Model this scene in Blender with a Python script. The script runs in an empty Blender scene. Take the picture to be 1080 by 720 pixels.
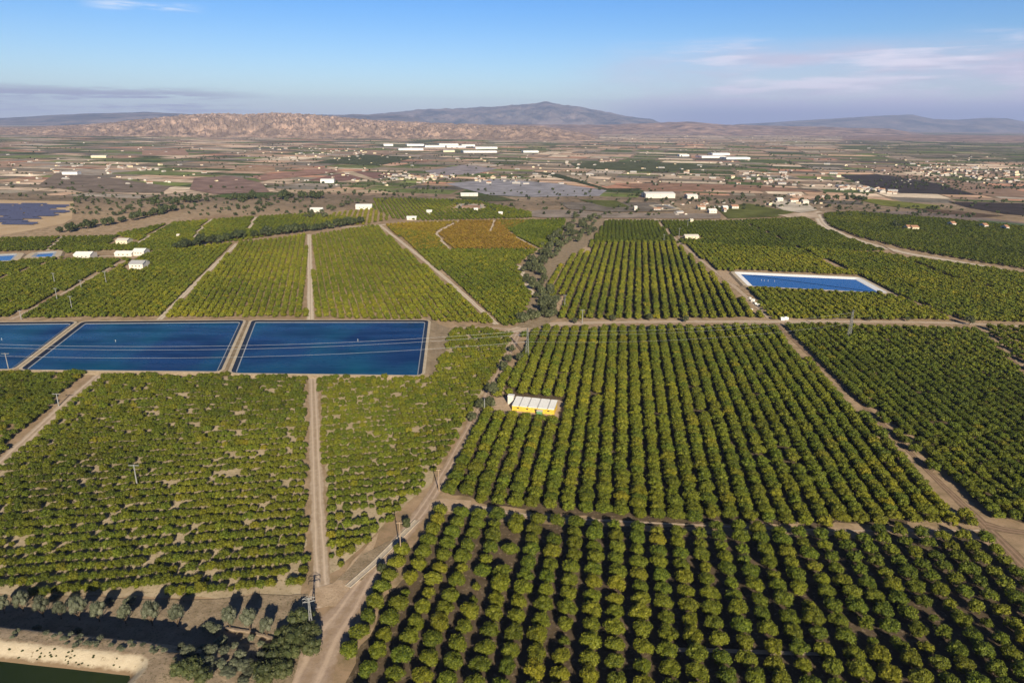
import bpy, bmesh, math, random
import numpy as np
from mathutils import Vector, noise

random.seed(7)
RNG = np.random.default_rng(11)
S = bpy.context.scene
COL = S.collection

# ------------------------------------------------------------------ camera geometry (survey: pixel of the photo -> point on the plain)
F = 720.0
H = 120.0
PITCH = math.radians(17.7)
ROLL = math.radians(0.5)


def G(px, py, z=0.0):
    a, b = px - 540.0, py - 360.0
    u = a * math.cos(ROLL) + b * math.sin(ROLL)
    v = -a * math.sin(ROLL) + b * math.cos(ROLL)
    dx, dy, dz = u, F * math.cos(PITCH) - v * math.sin(PITCH), -F * math.sin(PITCH) - v * math.cos(PITCH)
    t = (z - H) / dz
    return (dx * t, dy * t)


def ray(px, py):
    a, b = px - 540.0, py - 360.0
    u = a * math.cos(ROLL) + b * math.sin(ROLL)
    v = -a * math.sin(ROLL) + b * math.cos(ROLL)
    return u, F * math.cos(PITCH) - v * math.sin(PITCH), -F * math.sin(PITCH) - v * math.cos(PITCH)


def PX(x, y, z):                      # world -> photo pixel
    x, y, z = np.asarray(x, float), np.asarray(y, float), np.asarray(z, float)
    dz = z - H
    fz = y * math.cos(PITCH) - dz * math.sin(PITCH)
    v = -(y * math.sin(PITCH) + dz * math.cos(PITCH))
    u = x / fz * F
    v = v / fz * F
    a = u * math.cos(ROLL) - v * math.sin(ROLL)
    b = u * math.sin(ROLL) + v * math.cos(ROLL)
    return 540 + a, 360 + b


# ------------------------------------------------------------------ object helpers
def tag(o, label=None, cat=None, group=None, kind=None):
    if label:
        o['label'] = label
    if cat:
        o['category'] = cat
    if group:
        o['group'] = group
    if kind:
        o['kind'] = kind
    return o


def link(o, parent=None):
    COL.objects.link(o)
    if parent is not None:
        o.parent = parent
    return o


def empty(name, loc=(0, 0, 0), rz=0.0):
    o = bpy.data.objects.new(name, None)
    o.location = loc
    o.rotation_euler = (0, 0, rz)
    return link(o)


def mesh_obj(name, me, mats=None, parent=None):
    o = bpy.data.objects.new(name, me)
    if mats is not None and not me.materials:
        for m in (mats if isinstance(mats, (list, tuple)) else [mats]):
            me.materials.append(m)
    return link(o, parent)


class MB:
    def __init__(self):
        self.v, self.f, self.m = [], [], []

    def quad(self, pts, mi=0):
        n = len(self.v)
        self.v += [tuple(p) for p in pts]
        self.f.append(tuple(range(n, n + len(pts))))
        self.m.append(mi)

    def box(self, c, s, rz=0.0, mi=0):
        cx, cy, cz = c
        sx, sy, sz = s[0] / 2, s[1] / 2, s[2] / 2
        ca, sa = math.cos(rz), math.sin(rz)
        n = len(self.v)
        for z in (-sz, sz):
            for (x, y) in ((-sx, -sy), (sx, -sy), (sx, sy), (-sx, sy)):
                self.v.append((cx + x * ca - y * sa, cy + x * sa + y * ca, cz + z))
        for q in ((3, 2, 1, 0), (4, 5, 6, 7), (0, 1, 5, 4), (1, 2, 6, 5), (2, 3, 7, 6), (3, 0, 4, 7)):
            self.f.append(tuple(n + i for i in q))
            self.m.append(mi)

    def tube(self, a, b, r0, r1, n=6, mi=0, cap=True):
        a, b = Vector(a), Vector(b)
        d = (b - a).normalized()
        up = Vector((0, 0, 1)) if abs(d.z) < 0.95 else Vector((1, 0, 0))
        e1 = d.cross(up).normalized()
        e2 = d.cross(e1)
        k = len(self.v)
        for (c, r) in ((a, r0), (b, r1)):
            for i in range(n):
                t = 2 * math.pi * i / n
                self.v.append(tuple(c + e1 * (r * math.cos(t)) + e2 * (r * math.sin(t))))
        for i in range(n):
            j = (i + 1) % n
            self.f.append((k + i, k + j, k + n + j, k + n + i))
            self.m.append(mi)
        if cap:
            self.f.append(tuple(k + n + i for i in range(n)))
            self.m.append(mi)

    def mesh(self, name, mats=None, smooth=False):
        me = bpy.data.meshes.new(name)
        me.from_pydata(self.v, [], self.f)
        if mats is not None:
            for m in (mats if isinstance(mats, (list, tuple)) else [mats]):
                me.materials.append(m)
        me.polygons.foreach_set('material_index', self.m)
        if smooth:
            me.polygons.foreach_set('use_smooth', [True] * len(self.f))
        me.update()
        return me

    def build(self, name, mats=None, parent=None, smooth=False):
        return link(bpy.data.objects.new(name, self.mesh(name, mats, smooth)), parent)


# ------------------------------------------------------------------ materials
class N:
    """small node-graph writer"""

    def __init__(self, name):
        self.mat = bpy.data.materials.new(name)
        self.mat.use_nodes = True
        self.t = self.mat.node_tree
        self.b = self.t.nodes['Principled BSDF']
        self.out = self.t.nodes['Material Output']

    def n(self, ty, **kw):
        x = self.t.nodes.new(ty)
        for k, v in kw.items():
            setattr(x, k, v)
        return x

    def l(self, a, b):
        self.t.links.new(a, b)

    def pos(self, scale=(1, 1, 1), rz=0.0, kind='pos'):
        if kind == 'pos':
            s = self.n('ShaderNodeNewGeometry').outputs['Position']
        else:
            s = self.n('ShaderNodeTexCoord').outputs['Object']
        m = self.n('ShaderNodeMapping')
        m.inputs['Scale'].default_value = scale
        m.inputs['Rotation'].default_value = (0, 0, rz)
        self.l(s, m.inputs['Vector'])
        return m.outputs['Vector']

    def noise(self, vec, scale, detail=4, rough=0.55):
        x = self.n('ShaderNodeTexNoise')
        x.inputs['Scale'].default_value = scale
        x.inputs['Detail'].default_value = detail
        x.inputs['Roughness'].default_value = rough
        if vec is not None:
            self.l(vec, x.inputs['Vector'])
        return x.outputs['Fac']

    def ramp(self, fac, stops):
        x = self.n('ShaderNodeValToRGB')
        e = x.color_ramp.elements
        while len(e) < len(stops):
            e.new(0.5)
        for i, (p, c) in enumerate(stops):
            e[i].position = p
            e[i].color = (*c, 1) if len(c) == 3 else c
        self.l(fac, x.inputs['Fac'])
        return x.outputs['Color']

    def mix(self, fac, a, b, blend='MIX'):
        x = self.n('ShaderNodeMix', data_type='RGBA', blend_type=blend)
        for (sock, val) in ((x.inputs[0], fac), (x.inputs[6], a), (x.inputs[7], b)):
            if isinstance(val, (int, float)):
                sock.default_value = val
            elif isinstance(val, tuple):
                sock.default_value = (*val, 1)
            else:
                self.l(val, sock)
        return x.outputs[2]

    def math(self, op, a, b=0.0, clamp=False):
        x = self.n('ShaderNodeMath', operation=op, use_clamp=clamp)
        for (i, val) in ((0, a), (1, b)):
            if isinstance(val, (int, float)):
                x.inputs[i].default_value = val
            else:
                self.l(val, x.inputs[i])
        return x.outputs[0]

    def attr(self, name, ty='GEOMETRY'):
        x = self.n('ShaderNodeAttribute', attribute_type=ty, attribute_name=name)
        return x

    def bump(self, h, strength=0.5, dist=0.3):
        x = self.n('ShaderNodeBump')
        x.inputs['Strength'].default_value = strength
        x.inputs['Distance'].default_value = dist
        self.l(h, x.inputs['Height'])
        self.l(x.outputs['Normal'], self.b.inputs['Normal'])

    def base(self, c, rough=0.9, spec=0.2):
        if isinstance(c, tuple):
            self.b.inputs['Base Color'].default_value = (*c, 1)
        else:
            self.l(c, self.b.inputs['Base Color'])
        self.b.inputs['Roughness'].default_value = rough
        self.b.inputs['Specular IOR Level'].default_value = spec
        return self.mat


def speckled(name, c0, c1, scale=0.4, c2=None, bump=0.0, rough=0.95, spec=0.1, kind='pos'):
    g = N(name)
    p = g.pos(kind=kind)
    f = g.noise(p, scale, 6, 0.65)
    col = g.ramp(f, [(0.34, c0), (0.66, c1)])
    if c2:
        f2 = g.noise(p, scale * 7, 3, 0.6)
        m = g.ramp(f2, [(0.55, (0, 0, 0)), (0.7, (1, 1, 1))])
        col = g.mix(m, col, c2)
    if bump:
        g.bump(g.noise(p, scale * 6, 5, 0.7), bump, 0.4)
    return g.base(col, rough, spec)


def plain(name, c, rough=0.7, spec=0.3, var=0.18, scale=1.2):
    g = N(name)
    f = g.noise(g.pos(kind='obj'), scale, 4, 0.6)
    d = tuple(x * (1 - var) for x in c)
    e = tuple(min(1, x * (1 + var)) for x in c)
    return g.base(g.ramp(f, [(0.3, d), (0.7, e)]), rough, spec)


def ground_mat():
    g = N('dry earth')
    p = g.pos()
    big = g.noise(p, 0.012, 6, 0.6)
    mid = g.noise(p, 0.15, 6, 0.65)
    fine = g.noise(p, 1.3, 4, 0.7)
    near = g.ramp(big, [(0.35, (0.29, 0.195, 0.122)), (0.5, (0.39, 0.28, 0.185)), (0.68, (0.46, 0.345, 0.235))])
    near = g.mix(g.ramp(mid, [(0.42, (0, 0, 0)), (0.66, (1, 1, 1))]), near, (0.22, 0.165, 0.10))
    near = g.mix(g.math('MULTIPLY', g.ramp(fine, [(0.52, (0, 0, 0)), (0.75, (1, 1, 1))]), 0.5), near, (0.14, 0.12, 0.06))
    far = g.noise(p, 0.004, 8, 0.68)
    farc = g.ramp(far, [(0.3, (0.10, 0.085, 0.058)), (0.45, (0.20, 0.152, 0.108)), (0.55, (0.29, 0.22, 0.155)), (0.7, (0.40, 0.31, 0.225))])
    sp = g.noise(p, 0.09, 3, 0.6)
    farc = g.mix(g.ramp(sp, [(0.56, (0, 0, 0)), (0.64, (1, 1, 1))]), farc, (0.06, 0.06, 0.033))
    sep = g.n('ShaderNodeSeparateXYZ')
    g.l(g.n('ShaderNodeNewGeometry').outputs['Position'], sep.inputs[0])
    mk = g.math('DIVIDE', g.math('SUBTRACT', sep.outputs['Y'], 900.0), 200.0, True)
    g.bump(mid, 0.4, 0.5)
    return g.base(g.mix(mk, near, farc), 1.0, 0.05)


def track_mat(name, c0, c1, verge, grass=0.0):
    g = N(name)
    p = g.pos()
    f = g.noise(p, 0.35, 6, 0.7)
    col = g.ramp(f, [(0.3, c0), (0.7, c1)])
    a = g.attr('across').outputs['Fac']
    ab = g.math('ABSOLUTE', a)
    w = g.math('ADD', ab, g.math('MULTIPLY', g.math('SUBTRACT', g.noise(p, 0.5, 4, 0.6), 0.5), 0.9))
    edge = g.ramp(w, [(0.72, (0, 0, 0)), (1.0, (1, 1, 1))])
    col = g.mix(edge, col, verge)
    rut = g.ramp(w, [(0.02, (1, 1, 1)), (0.2, (0, 0, 0))])
    col = g.mix(g.math('MULTIPLY', rut, 0.55 + grass), col, verge)
    lane = g.ramp(g.math('ABSOLUTE', g.math('SUBTRACT', ab, g.math('ADD', 0.40, g.math('MULTIPLY', g.math('SUBTRACT', g.noise(p, 0.09, 3, 0.5), 0.5), 0.3)))), [(0.05, (1, 1, 1)), (0.16, (0, 0, 0))])
    col = g.mix(g.math('MULTIPLY', lane, 0.55), col, tuple(min(1, q * 1.3) for q in c1))
    col = g.mix(g.math('MULTIPLY', g.ramp(g.noise(p, 1.6, 5, .7), [(0.56, (0, 0, 0)), (0.7, (1, 1, 1))]), .5), col, tuple(q * .6 for q in c0))
    g.bump(f, 0.4, 0.3)
    return g.base(col, 1.0, 0.05)


def leaf_mat(name, dark, mid, light, yellow=None, trans=0.14):
    g = N(name)
    isl = g.n('ShaderNodeNewGeometry').outputs['Random Per Island']
    t = g.attr('tint', 'INSTANCER').outputs['Fac']
    br = g.attr('bright', 'INSTANCER').outputs['Fac']
    nz = g.noise(g.pos(kind='obj'), 0.9, 3, 0.6)
    k = g.math('ADD', g.math('MULTIPLY', isl, 0.55), g.math('MULTIPLY', nz, 0.45))
    col = g.ramp(k, [(0.2, dark), (0.5, mid), (0.8, light)])
    if yellow:
        kk = g.math('MULTIPLY', g.math('ADD', g.math('MULTIPLY', k, 0.9), 0.25), t, True)
        col = g.mix(kk, col, yellow)
        col = g.mix(g.math('SUBTRACT', t, 1.0, True), col, g.ramp(k, [(0.25, (0.10, 0.055, 0.010)), (0.75, (0.24, 0.135, 0.024))]))
    sc = g.n('ShaderNodeVectorMath', operation='SCALE')
    g.l(col, sc.inputs[0])
    g.l(g.math('ADD', br, 1.0), sc.inputs['Scale'])
    g.base(sc.outputs[0], 0.6, 0.25)
    tr = g.n('ShaderNodeBsdfTranslucent')
    g.l(sc.outputs[0], tr.inputs['Color'])
    mx = g.n('ShaderNodeMixShader')
    mx.inputs[0].default_value = trans
    g.l(g.b.outputs[0], mx.inputs[1])
    g.l(tr.outputs[0], mx.inputs[2])
    g.l(mx.outputs[0], g.out.inputs['Surface'])
    return g.mat


def water_mat(name, a, b, rough=0.12, scale=0.02, wave=0.15):
    g = N(name)
    f = g.noise(g.pos((1, 0.6, 1)), scale, 4, 0.5)
    g.bump(g.noise(g.pos((0.5, 1.6, 1)), 0.9, 4, 0.6), wave, 0.12)
    m = g.base(g.ramp(f, [(0.42, a), (0.7, b)]), rough, 0.3)
    rr = g.ramp(g.noise(g.pos((.25, 1.4, 1)), .06, 5, .65), [(.38, (rough * .6,) * 3), (.62, (min(1, rough * 1.7),) * 3)])
    g.l(rr, g.b.inputs['Roughness'])
    g.b.inputs['IOR'].default_value = 1.33
    return m


def field_mat():
    g = N('farm fields')
    c = g.attr('Col').outputs['Color']
    p = g.pos()
    f = g.noise(p, 0.03, 5, 0.65)
    col = g.mix(0.75, c, g.mix(1.0, c, g.ramp(f, [(0.3, (0.45, 0.45, 0.42)), (0.7, (1.5, 1.5, 1.55))]), 'MULTIPLY'))
    sp = g.noise(p, 0.12, 2, 0.5)
    col = g.mix(g.math('MULTIPLY', g.ramp(sp, [(0.58, (0, 0, 0)), (0.66, (1, 1, 1))]), g.attr('Col').outputs['Alpha']), col, (0.035, 0.04, 0.02))
    return g.base(col, 1.0, 0.05)


def hills_mat(name, pale, dark, scale, lo, hi, third=None):
    g = N(name)
    p = g.pos()
    f = g.noise(p, scale, 8, 0.7)
    col = g.ramp(f, [(lo, pale), (hi, dark)])
    if third:
        f2 = g.noise(p, scale * 0.35, 5, 0.6)
        col = g.mix(g.ramp(f2, [(0.45, (0, 0, 0)), (0.6, (1, 1, 1))]), col, third)
    return g.base(col, 1.0, 0.03)


M = {}
M['ground'] = ground_mat()
M['track'] = track_mat('dirt track', (0.37, 0.285, 0.212), (0.49, 0.395, 0.305), (0.30, 0.22, 0.145))
M['track_wide'] = track_mat('wide dirt road', (0.28, 0.205, 0.155), (0.44, 0.34, 0.26), (0.28, 0.20, 0.13))
M['track_pale'] = track_mat('pale gravel road', (0.46, 0.385, 0.305), (0.58, 0.495, 0.40), (0.36, 0.28, 0.195))
M['track_red'] = track_mat('brown dirt track', (0.20, 0.135, 0.09), (0.28, 0.195, 0.135), (0.13, 0.10, 0.06))
M['dirt'] = speckled('bare dirt pad', (0.35, 0.25, 0.165), (0.49, 0.37, 0.26), 0.3, (0.26, 0.2, 0.13), 0.3)
M['scrub'] = speckled('scrub covered earth', (0.21, 0.16, 0.105), (0.34, 0.265, 0.185), 0.25, (0.13, 0.115, 0.06), 0.5)
M['sand'] = speckled('pale sandy slope', (0.50, 0.40, 0.28), (0.60, 0.49, 0.35), 0.2, None, 0.2)
M['coping'] = speckled('beige bank path', (0.40, 0.33, 0.24), (0.52, 0.44, 0.33), 0.3, (0.32, 0.26, 0.18), 0.2)
M['liner'] = plain('black plastic liner', (0.012, 0.016, 0.028), 0.5, 0.4)
M['linerlight'] = plain('dusty liner edge', (0.30, 0.32, 0.35), 0.8, 0.2)
M['linerwhite'] = plain('white concrete lining', (0.74, 0.74, 0.75), 0.8, 0.2)
M['water'] = water_mat('reservoir water', (0.0008, 0.022, 0.098), (0.0006, 0.085, 0.145), .3)
M['water2'] = water_mat('pool water', (0.004, 0.062, 0.25), (0.004, 0.075, 0.29))
M['watergreen'] = water_mat('green pond water', (0.014, 0.024, 0.008), (0.024, 0.036, 0.012), 0.1, 0.05, 0.06)
M['fields'] = field_mat()
M['badland'] = hills_mat('eroded pale hills', (0.42, 0.295, 0.225), (0.12, 0.092, 0.075), 0.011, 0.42, 0.6, (0.19, 0.14, 0.11))
M['mountain'] = hills_mat('far mountain', (0.20, 0.165, 0.15), (0.035, 0.045, 0.05), 0.0014, 0.38, 0.6)
M['lowhill'] = hills_mat('low pink hills', (0.34, 0.235, 0.19), (0.12, 0.095, 0.085), 0.004, 0.4, 0.62)
M['citrus'] = leaf_mat('citrus leaves', (0.032, 0.050, 0.005), (0.077, 0.104, 0.008), (0.138, 0.162, 0.014), (0.25, 0.20, 0.012))
M['olive'] = leaf_mat('olive leaves', (0.060, 0.070, 0.040), (0.105, 0.115, 0.070), (0.165, 0.17, 0.115))
M['river'] = leaf_mat('riverside leaves', (0.034, 0.042, 0.018), (0.068, 0.078, 0.034), (0.12, 0.126, 0.060))
M['pine'] = leaf_mat('dark evergreen leaves', (0.020, 0.030, 0.012), (0.042, 0.056, 0.020), (0.08, 0.09, 0.035))
M['bush'] = leaf_mat('bush leaves', (0.03, 0.04, 0.014), (0.06, 0.072, 0.024), (0.11, 0.115, 0.045))
M['bark'] = plain('bark', (0.12, 0.085, 0.055), 0.95, 0.1)
M['white'] = plain('white painted sheet', (0.70, 0.695, 0.67), 0.6, 0.3, 0.12)
M['offwhite'] = plain('off white wall', (0.56, 0.52, 0.46), 0.8, 0.2, 0.1)
M['cream'] = plain('cream wall', (0.62, 0.54, 0.38), 0.8, 0.2, 0.1)
M['yellow'] = plain('yellow ochre wall', (0.56, 0.38, 0.05), 0.8, 0.2, 0.3)
M['greysheet'] = plain('grey roof joint', (0.36, 0.36, 0.37), 0.7, 0.2)
M['dark'] = plain('dark opening', (0.03, 0.03, 0.035), 0.6, 0.3)
M['terracotta'] = plain('terracotta tiles', (0.36, 0.20, 0.13), 0.9, 0.1, 0.25)
M['greenbox'] = plain('green painted metal', (0.12, 0.26, 0.12), 0.5, 0.3)
M['galv'] = plain('galvanised steel', (0.22, 0.22, 0.215), 0.6, 0.4, 0.15)
M['wood'] = plain('weathered wood', (0.30, 0.22, 0.15), 0.9, 0.1, 0.2)
M['concrete'] = speckled('weathered concrete', (0.36, 0.31, 0.25), (0.48, 0.42, 0.345), 0.8)
M['wire'] = plain('power cable', (0.42, 0.43, 0.45), 0.5, 0.4)
M['panel'] = plain('solar panel glass', (0.06, 0.068, 0.125), 0.35, 0.5, 0.25)
M['steel'] = plain('panel steel legs', (0.4, 0.4, 0.42), 0.6, 0.4)
M['stone'] = plain('dry stone', (0.22, 0.17, 0.125), 0.95, 0.1, 0.3)

# ------------------------------------------------------------------ shapes of the plan
def dens(pts, step):
    out = []
    for i in range(len(pts) - 1):
        a, b = pts[i], pts[i + 1]
        n = max(1, int(math.dist(a, b) / step))
        for k in range(n):
            t = k / n
            out.append((a[0] + (b[0] - a[0]) * t, a[1] + (b[1] - a[1]) * t))
    out.append(pts[-1])
    return out


def smooth_line(pts, it=2):
    for _ in range(it):
        q = [pts[0]]
        for i in range(len(pts) - 1):
            a, b = pts[i], pts[i + 1]
            q.append((a[0] * .75 + b[0] * .25, a[1] * .75 + b[1] * .25))
            q.append((a[0] * .25 + b[0] * .75, a[1] * .25 + b[1] * .75))
        q.append(pts[-1])
        pts = q
    return pts


TRACKS = []          # (polyline, half width) : nothing is planted on them
ZT = [0.012]


def ribbon(name, pts, w, mat, z=None, keep=None, wobble=0.18, smooth=True):
    """a flat strip along world points; w = width or list of widths"""
    ws = [q * .86 for q in (w if isinstance(w, (list, tuple)) else [w] * len(pts))]
    P = [(p[0], p[1], ws[i]) for i, p in enumerate(pts)]
    if smooth and len(P) > 2:
        for _ in range(2):
            Q = [P[0]]
            for i in range(len(P) - 1):
                a, b = P[i], P[i + 1]
                Q.append(tuple(a[k] * .75 + b[k] * .25 for k in range(3)))
                Q.append(tuple(a[k] * .25 + b[k] * .75 for k in range(3)))
            Q.append(P[-1])
            P = Q
    L = []
    for i in range(len(P) - 1):
        a, b = P[i], P[i + 1]
        n = max(1, int(math.dist(a[:2], b[:2]) / 4.0))
        for k in range(n):
            L.append(tuple(a[j] + (b[j] - a[j]) * k / n for j in range(3)))
    L.append(P[-1])
    if z is None:
        ZT[0] += 0.004
        z = ZT[0]
    vs, fs, ac = [], [], []
    cols = (-1, -0.5, 0, 0.5, 1)
    for i, (x, y, ww) in enumerate(L):
        a, b = L[max(0, i - 1)], L[min(len(L) - 1, i + 1)]
        d = math.hypot(b[0] - a[0], b[1] - a[1]) or 1
        nx, ny = (b[1] - a[1]) / d, -(b[0] - a[0]) / d
        for c in cols:
            wb = 1.0
            if abs(c) == 1:
                wb = 1 + wobble * 2 * noise.noise((x * 0.12 + c * 50, y * 0.12, 3.3))
            vs.append((x + nx * c * ww / 2 * wb, y + ny * c * ww / 2 * wb, z))
            ac.append(c)
    k = len(cols)
    for i in range(len(L) - 1):
        for j in range(k - 1):
            fs.append((i * k + j, i * k + j + 1, (i + 1) * k + j + 1, (i + 1) * k + j))
    me = bpy.data.meshes.new(name)
    me.from_pydata(vs, [], fs)
    at = me.attributes.new('across', 'FLOAT', 'POINT')
    at.data.foreach_set('value', ac)
    o = mesh_obj(name, me, mat)
    tag(o, kind='structure')
    TRACKS.append(([(p[0], p[1]) for p in L], (np.array([p[2] for p in L]) / 2) if keep is None else np.full(len(L), keep)))
    return o


def track(name, px, w, mat='track', keep=None, **k):
    return ribbon(name, [G(*p) for p in px], w, M[mat], keep=keep, **k)


def sheet(name, pts, mat, z, jitter=0.0, step=5.0):
    q = dens(list(pts) + [pts[0]], step)[:-1] if jitter else pts
    if jitter:
        q = [(x + jitter * noise.noise((x * .15, y * .15, 1)), y + jitter * noise.noise((x * .15, y * .15, 9))) for x, y in q]
    me = bpy.data.meshes.new(name)
    bm = bmesh.new()
    f = bm.faces.new([bm.verts.new((x, y, z)) for x, y in q])
    if f.normal.z < 0:
        f.normal_flip()
    bmesh.ops.recalc_face_normals(bm, faces=bm.faces)
    bm.normal_update()
    if f.normal.z < 0:
        f.normal_flip()
    bmesh.ops.triangulate(bm, faces=bm.faces[:])
    bm.to_mesh(me)
    bm.free()
    o = mesh_obj(name, me, mat)
    return tag(o, kind='structure')


def inset(pts, d):
    c = Vector((sum(p[0] for p in pts) / len(pts), sum(p[1] for p in pts) / len(pts)))
    out = []
    n = len(pts)
    for i in range(n):
        p0, p1, p2 = Vector(pts[i - 1]), Vector(pts[i]), Vector(pts[(i + 1) % n])
        def nrm(a, b):
            e = (b - a).normalized()
            q = Vector((-e.y, e.x))
            return q if q.dot(c - (a + b) / 2) > 0 else -q
        n1, n2 = nrm(p0, p1), nrm(p1, p2)
        b = (n1 + n2).normalized()
        out.append(tuple(p1 + b * (d / max(0.35, b.dot(n1)))))
    return out


def inpoly(x, y, poly):
    x, y = np.asarray(x), np.asarray(y)
    r = np.zeros(x.shape, bool)
    n = len(poly)
    for i in range(n):
        x0, y0 = poly[i]
        x1, y1 = poly[(i + 1) % n]
        c = ((y0 > y) != (y1 > y))
        if y1 != y0:
            r ^= c & (x < (x1 - x0) * (y - y0) / (y1 - y0) + x0)
    return r


# ------------------------------------------------------------------ GROUND
gm = MB()
R_ = 26500
gm.quad([(-R_, -1500, 0), (R_, -1500, 0), (R_, R_, 0), (-R_, R_, 0)])
tag(gm.build('ground', M['ground']), kind='structure')

# ------------------------------------------------------------------ TRACKS AND ROADS
track('dirt_road', [(300, 760), (325, 715), (347, 668), (368, 640), (392, 600), (425, 565), (452, 530), (478, 483), (500, 443), (520, 405), (536, 375), (546, 352), (552, 345)],
      [15, 14.5, 13.5, 9.5, 7, 6, 5.5, 5, 4.5, 4.5, 4.5, 6, 8], 'track_wide')
track('dirt_road', [(535, 350), (560, 343), (620, 340), (700, 339), (820, 339), (900, 339), (1000, 340), (1080, 344), (1180, 350)],
      [10, 12, 8, 7, 9, 7, 6, 6, 6], 'track')
track('dirt_track', [(330, 396), (333, 480), (336, 560), (341, 640)], [5.2, 5.6, 5.8, 6.2], 'track')
track('dirt_track', [(108, 393), (80, 416), (0, 489), (-60, 548)], 6.2, 'track')
track('dirt_track', [(818, 341), (870, 390), (930, 446), (985, 503), (1037, 552), (1085, 600), (1130, 650)], [2.3, 2.3, 2.4, 2.6, 4.0, 5, 5], 'track_red')
track('dirt_track', [(1040, 553), (1062, 559), (1100, 563), (1150, 566)], [5, 4, 3.4, 3.4], 'track_red')
track('dirt_track', [(400, 237), (440, 268), (480, 302), (524, 342)], 4.4, 'track_pale')
track('dirt_track', [(326, 247), (327, 290), (327.5, 337)], 5.2, 'track_pale')
track('dirt_track', [(250, 257), (212, 293), (168, 337)], 5.0, 'track_pale')
track('dirt_track', [(690, 230), (712, 252), (740, 275), (770, 298), (795, 320), (812, 336)], 4.2, 'track')
track('dirt_track', [(12, 337), (60, 313), (100, 291), (130, 275), (158, 267)], 3.6, 'track')
track('dirt_track', [(-20, 302), (30, 284), (72, 271)], 3.0, 'track_red')
track('farm_road', [(360, 240), (420, 236), (460, 234), (560, 232), (680, 232), (760, 233), (815, 231), (845, 228), (865, 223)], [7, 7, 7, 8, 9, 9, 9, 9, 9], 'track_pale')
track('riverbed_road', [(862, 226), (868, 238), (885, 246), (908, 255), (935, 262), (960, 268), (1010, 276), (1080, 288), (1160, 302)], [13, 15, 13, 12, 12, 12, 10, 10, 10], 'track_pale')
track('dirt_track', [(483, 233.5), (470, 240), (459, 246), (466, 254), (474, 264)], 4.5, 'track_pale')
track('dirt_track', [(522, 233), (519, 240), (517, 245)], 4.5, 'track_pale')
track('dirt_track', [(535, 245), (550, 253), (568, 264)], 4.0, 'track_pale')
track('dirt_track', [(180, 236), (162, 246), (145, 257)], 4.5, 'track_pale')
track('dirt_track', [(224, 231), (213, 240), (205, 251)], 4.5, 'track_pale')
track('dirt_track', [(270, 229), (262, 242)], 4.5, 'track_pale')
track('dirt_track', [(10, 251), (60, 249.5), (126, 248)], 6, 'track_pale')
track('dirt_track', [(66, 250), (50, 264)], 4, 'track_pale')
track('dirt_track', [(78, 272), (100, 270.5), (121, 270)], 4, 'track_pale')
track('dirt_track', [(455, 529), (500, 534), (560, 545), (640, 549), (740, 554), (880, 560), (1035, 559)], [5, 4, 1.4, 1.3, 1.3, 1.3, 1.3], 'track', keep=0.35)
track('dirt_track', [(480, 346), (500, 345), (540, 347)], 3, 'track')
track('dirt_track', [(705, 685), (760, 686), (820, 688), (880, 690)], 1.6, 'track', keep=-2.2)
# narrow lanes that only show as dark lines between the tree rows
track('dirt_track', [(780, 234), (816, 248), (846, 265), (905, 293)], 2.2, 'track_red')
track('dirt_track', [(940, 311), (976, 325), (1012, 339)], 2.6, 'track_red')
track('dirt_track', [(925, 256), (965, 278), (1005, 295), (1075, 311)], 2.4, 'track_red')
track('dirt_track', [(1036, 349), (1052, 365), (1062, 375), (1085, 398), (1130, 440)], 3.0, 'track_red')
# bare pads
PADS = []


def pad(px, mat='dirt', jitter=1.2, name='dirt_yard', keep=True):
    ZT[0] += 0.004
    w = [G(*p) for p in px]
    sheet(name, w, M[mat], ZT[0], jitter)
    if keep:
        PADS.append(w)


pad([(520, 420), (545, 418), (590, 422), (597, 427), (592, 441), (560, 441), (520, 437), (505, 432), (508, 424)])
pad([(455, 527), (470, 525), (497, 528), (503, 538), (480, 541), (452, 537)])
pad([(328, 622), (352, 615), (400, 560), (385, 602), (352, 640), (322, 640)], 'dirt')
pad([(380, 585), (412, 570), (400, 590), (382, 612), (356, 612)], 'scrub')
pad([(450, 334), (468, 344), (476, 347), (470, 372), (456, 395), (440, 398)], 'scrub')
pad([(578, 285), (590, 273), (600, 272), (588, 282), (580, 296), (576, 297)], 'dirt')
pad([(576, 298), (580, 300), (577, 312), (572, 310)], 'dirt')
pad([(614, 258), (620, 256), (624, 266), (615, 267)], 'dirt')
pad([(575, 318), (594, 312), (596, 322), (585, 334), (560, 346), (545, 344), (560, 334)], 'dirt')
pad([(755, 285), (772, 287), (790, 301), (778, 302), (762, 294)], 'dirt')
pad([(714, 249), (740, 250), (740, 254), (716, 253)], 'dirt')
pad([(128, 283), (136, 277), (156, 278), (153, 286), (134, 286)], 'dirt')
pad([(0, 640), (60, 628), (150, 632), (250, 630), (325, 626), (330, 640), (300, 760), (-200, 760), (-200, 640)], 'scrub', 1.5, 'scrub_ground')

RIVER = [G(*p) for p in [(598, 226), (640, 228), (628, 250), (620, 258), (594, 278), (580, 296), (577, 318), (590, 335), (566, 347), (545, 345), (556, 325), (560, 312), (546, 285), (553, 276), (575, 265), (590, 255)]]
PADS.append(RIVER)
ZT[0] += 0.004
sheet('river_bank', RIVER, M['scrub'], ZT[0], 2.0)
# pale stony stream bed beside the riverside trees
track('stream_bed', [(547, 280), (553, 292), (556, 302), (563, 310), (570, 316)], 5, 'track_pale')

# ------------------------------------------------------------------ RESERVOIRS
def ring(name, outer, inner, z0, z1, mat):
    """sloped band between two corner loops of equal length"""
    m = MB()
    n = len(outer)
    for i in range(n):
        j = (i + 1) % n
        m.quad([(*outer[i], z0), (*outer[j], z0), (*inner[j], z1), (*inner[i], z1)])
    return tag(m.build(name, mat), kind='structure')


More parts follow.
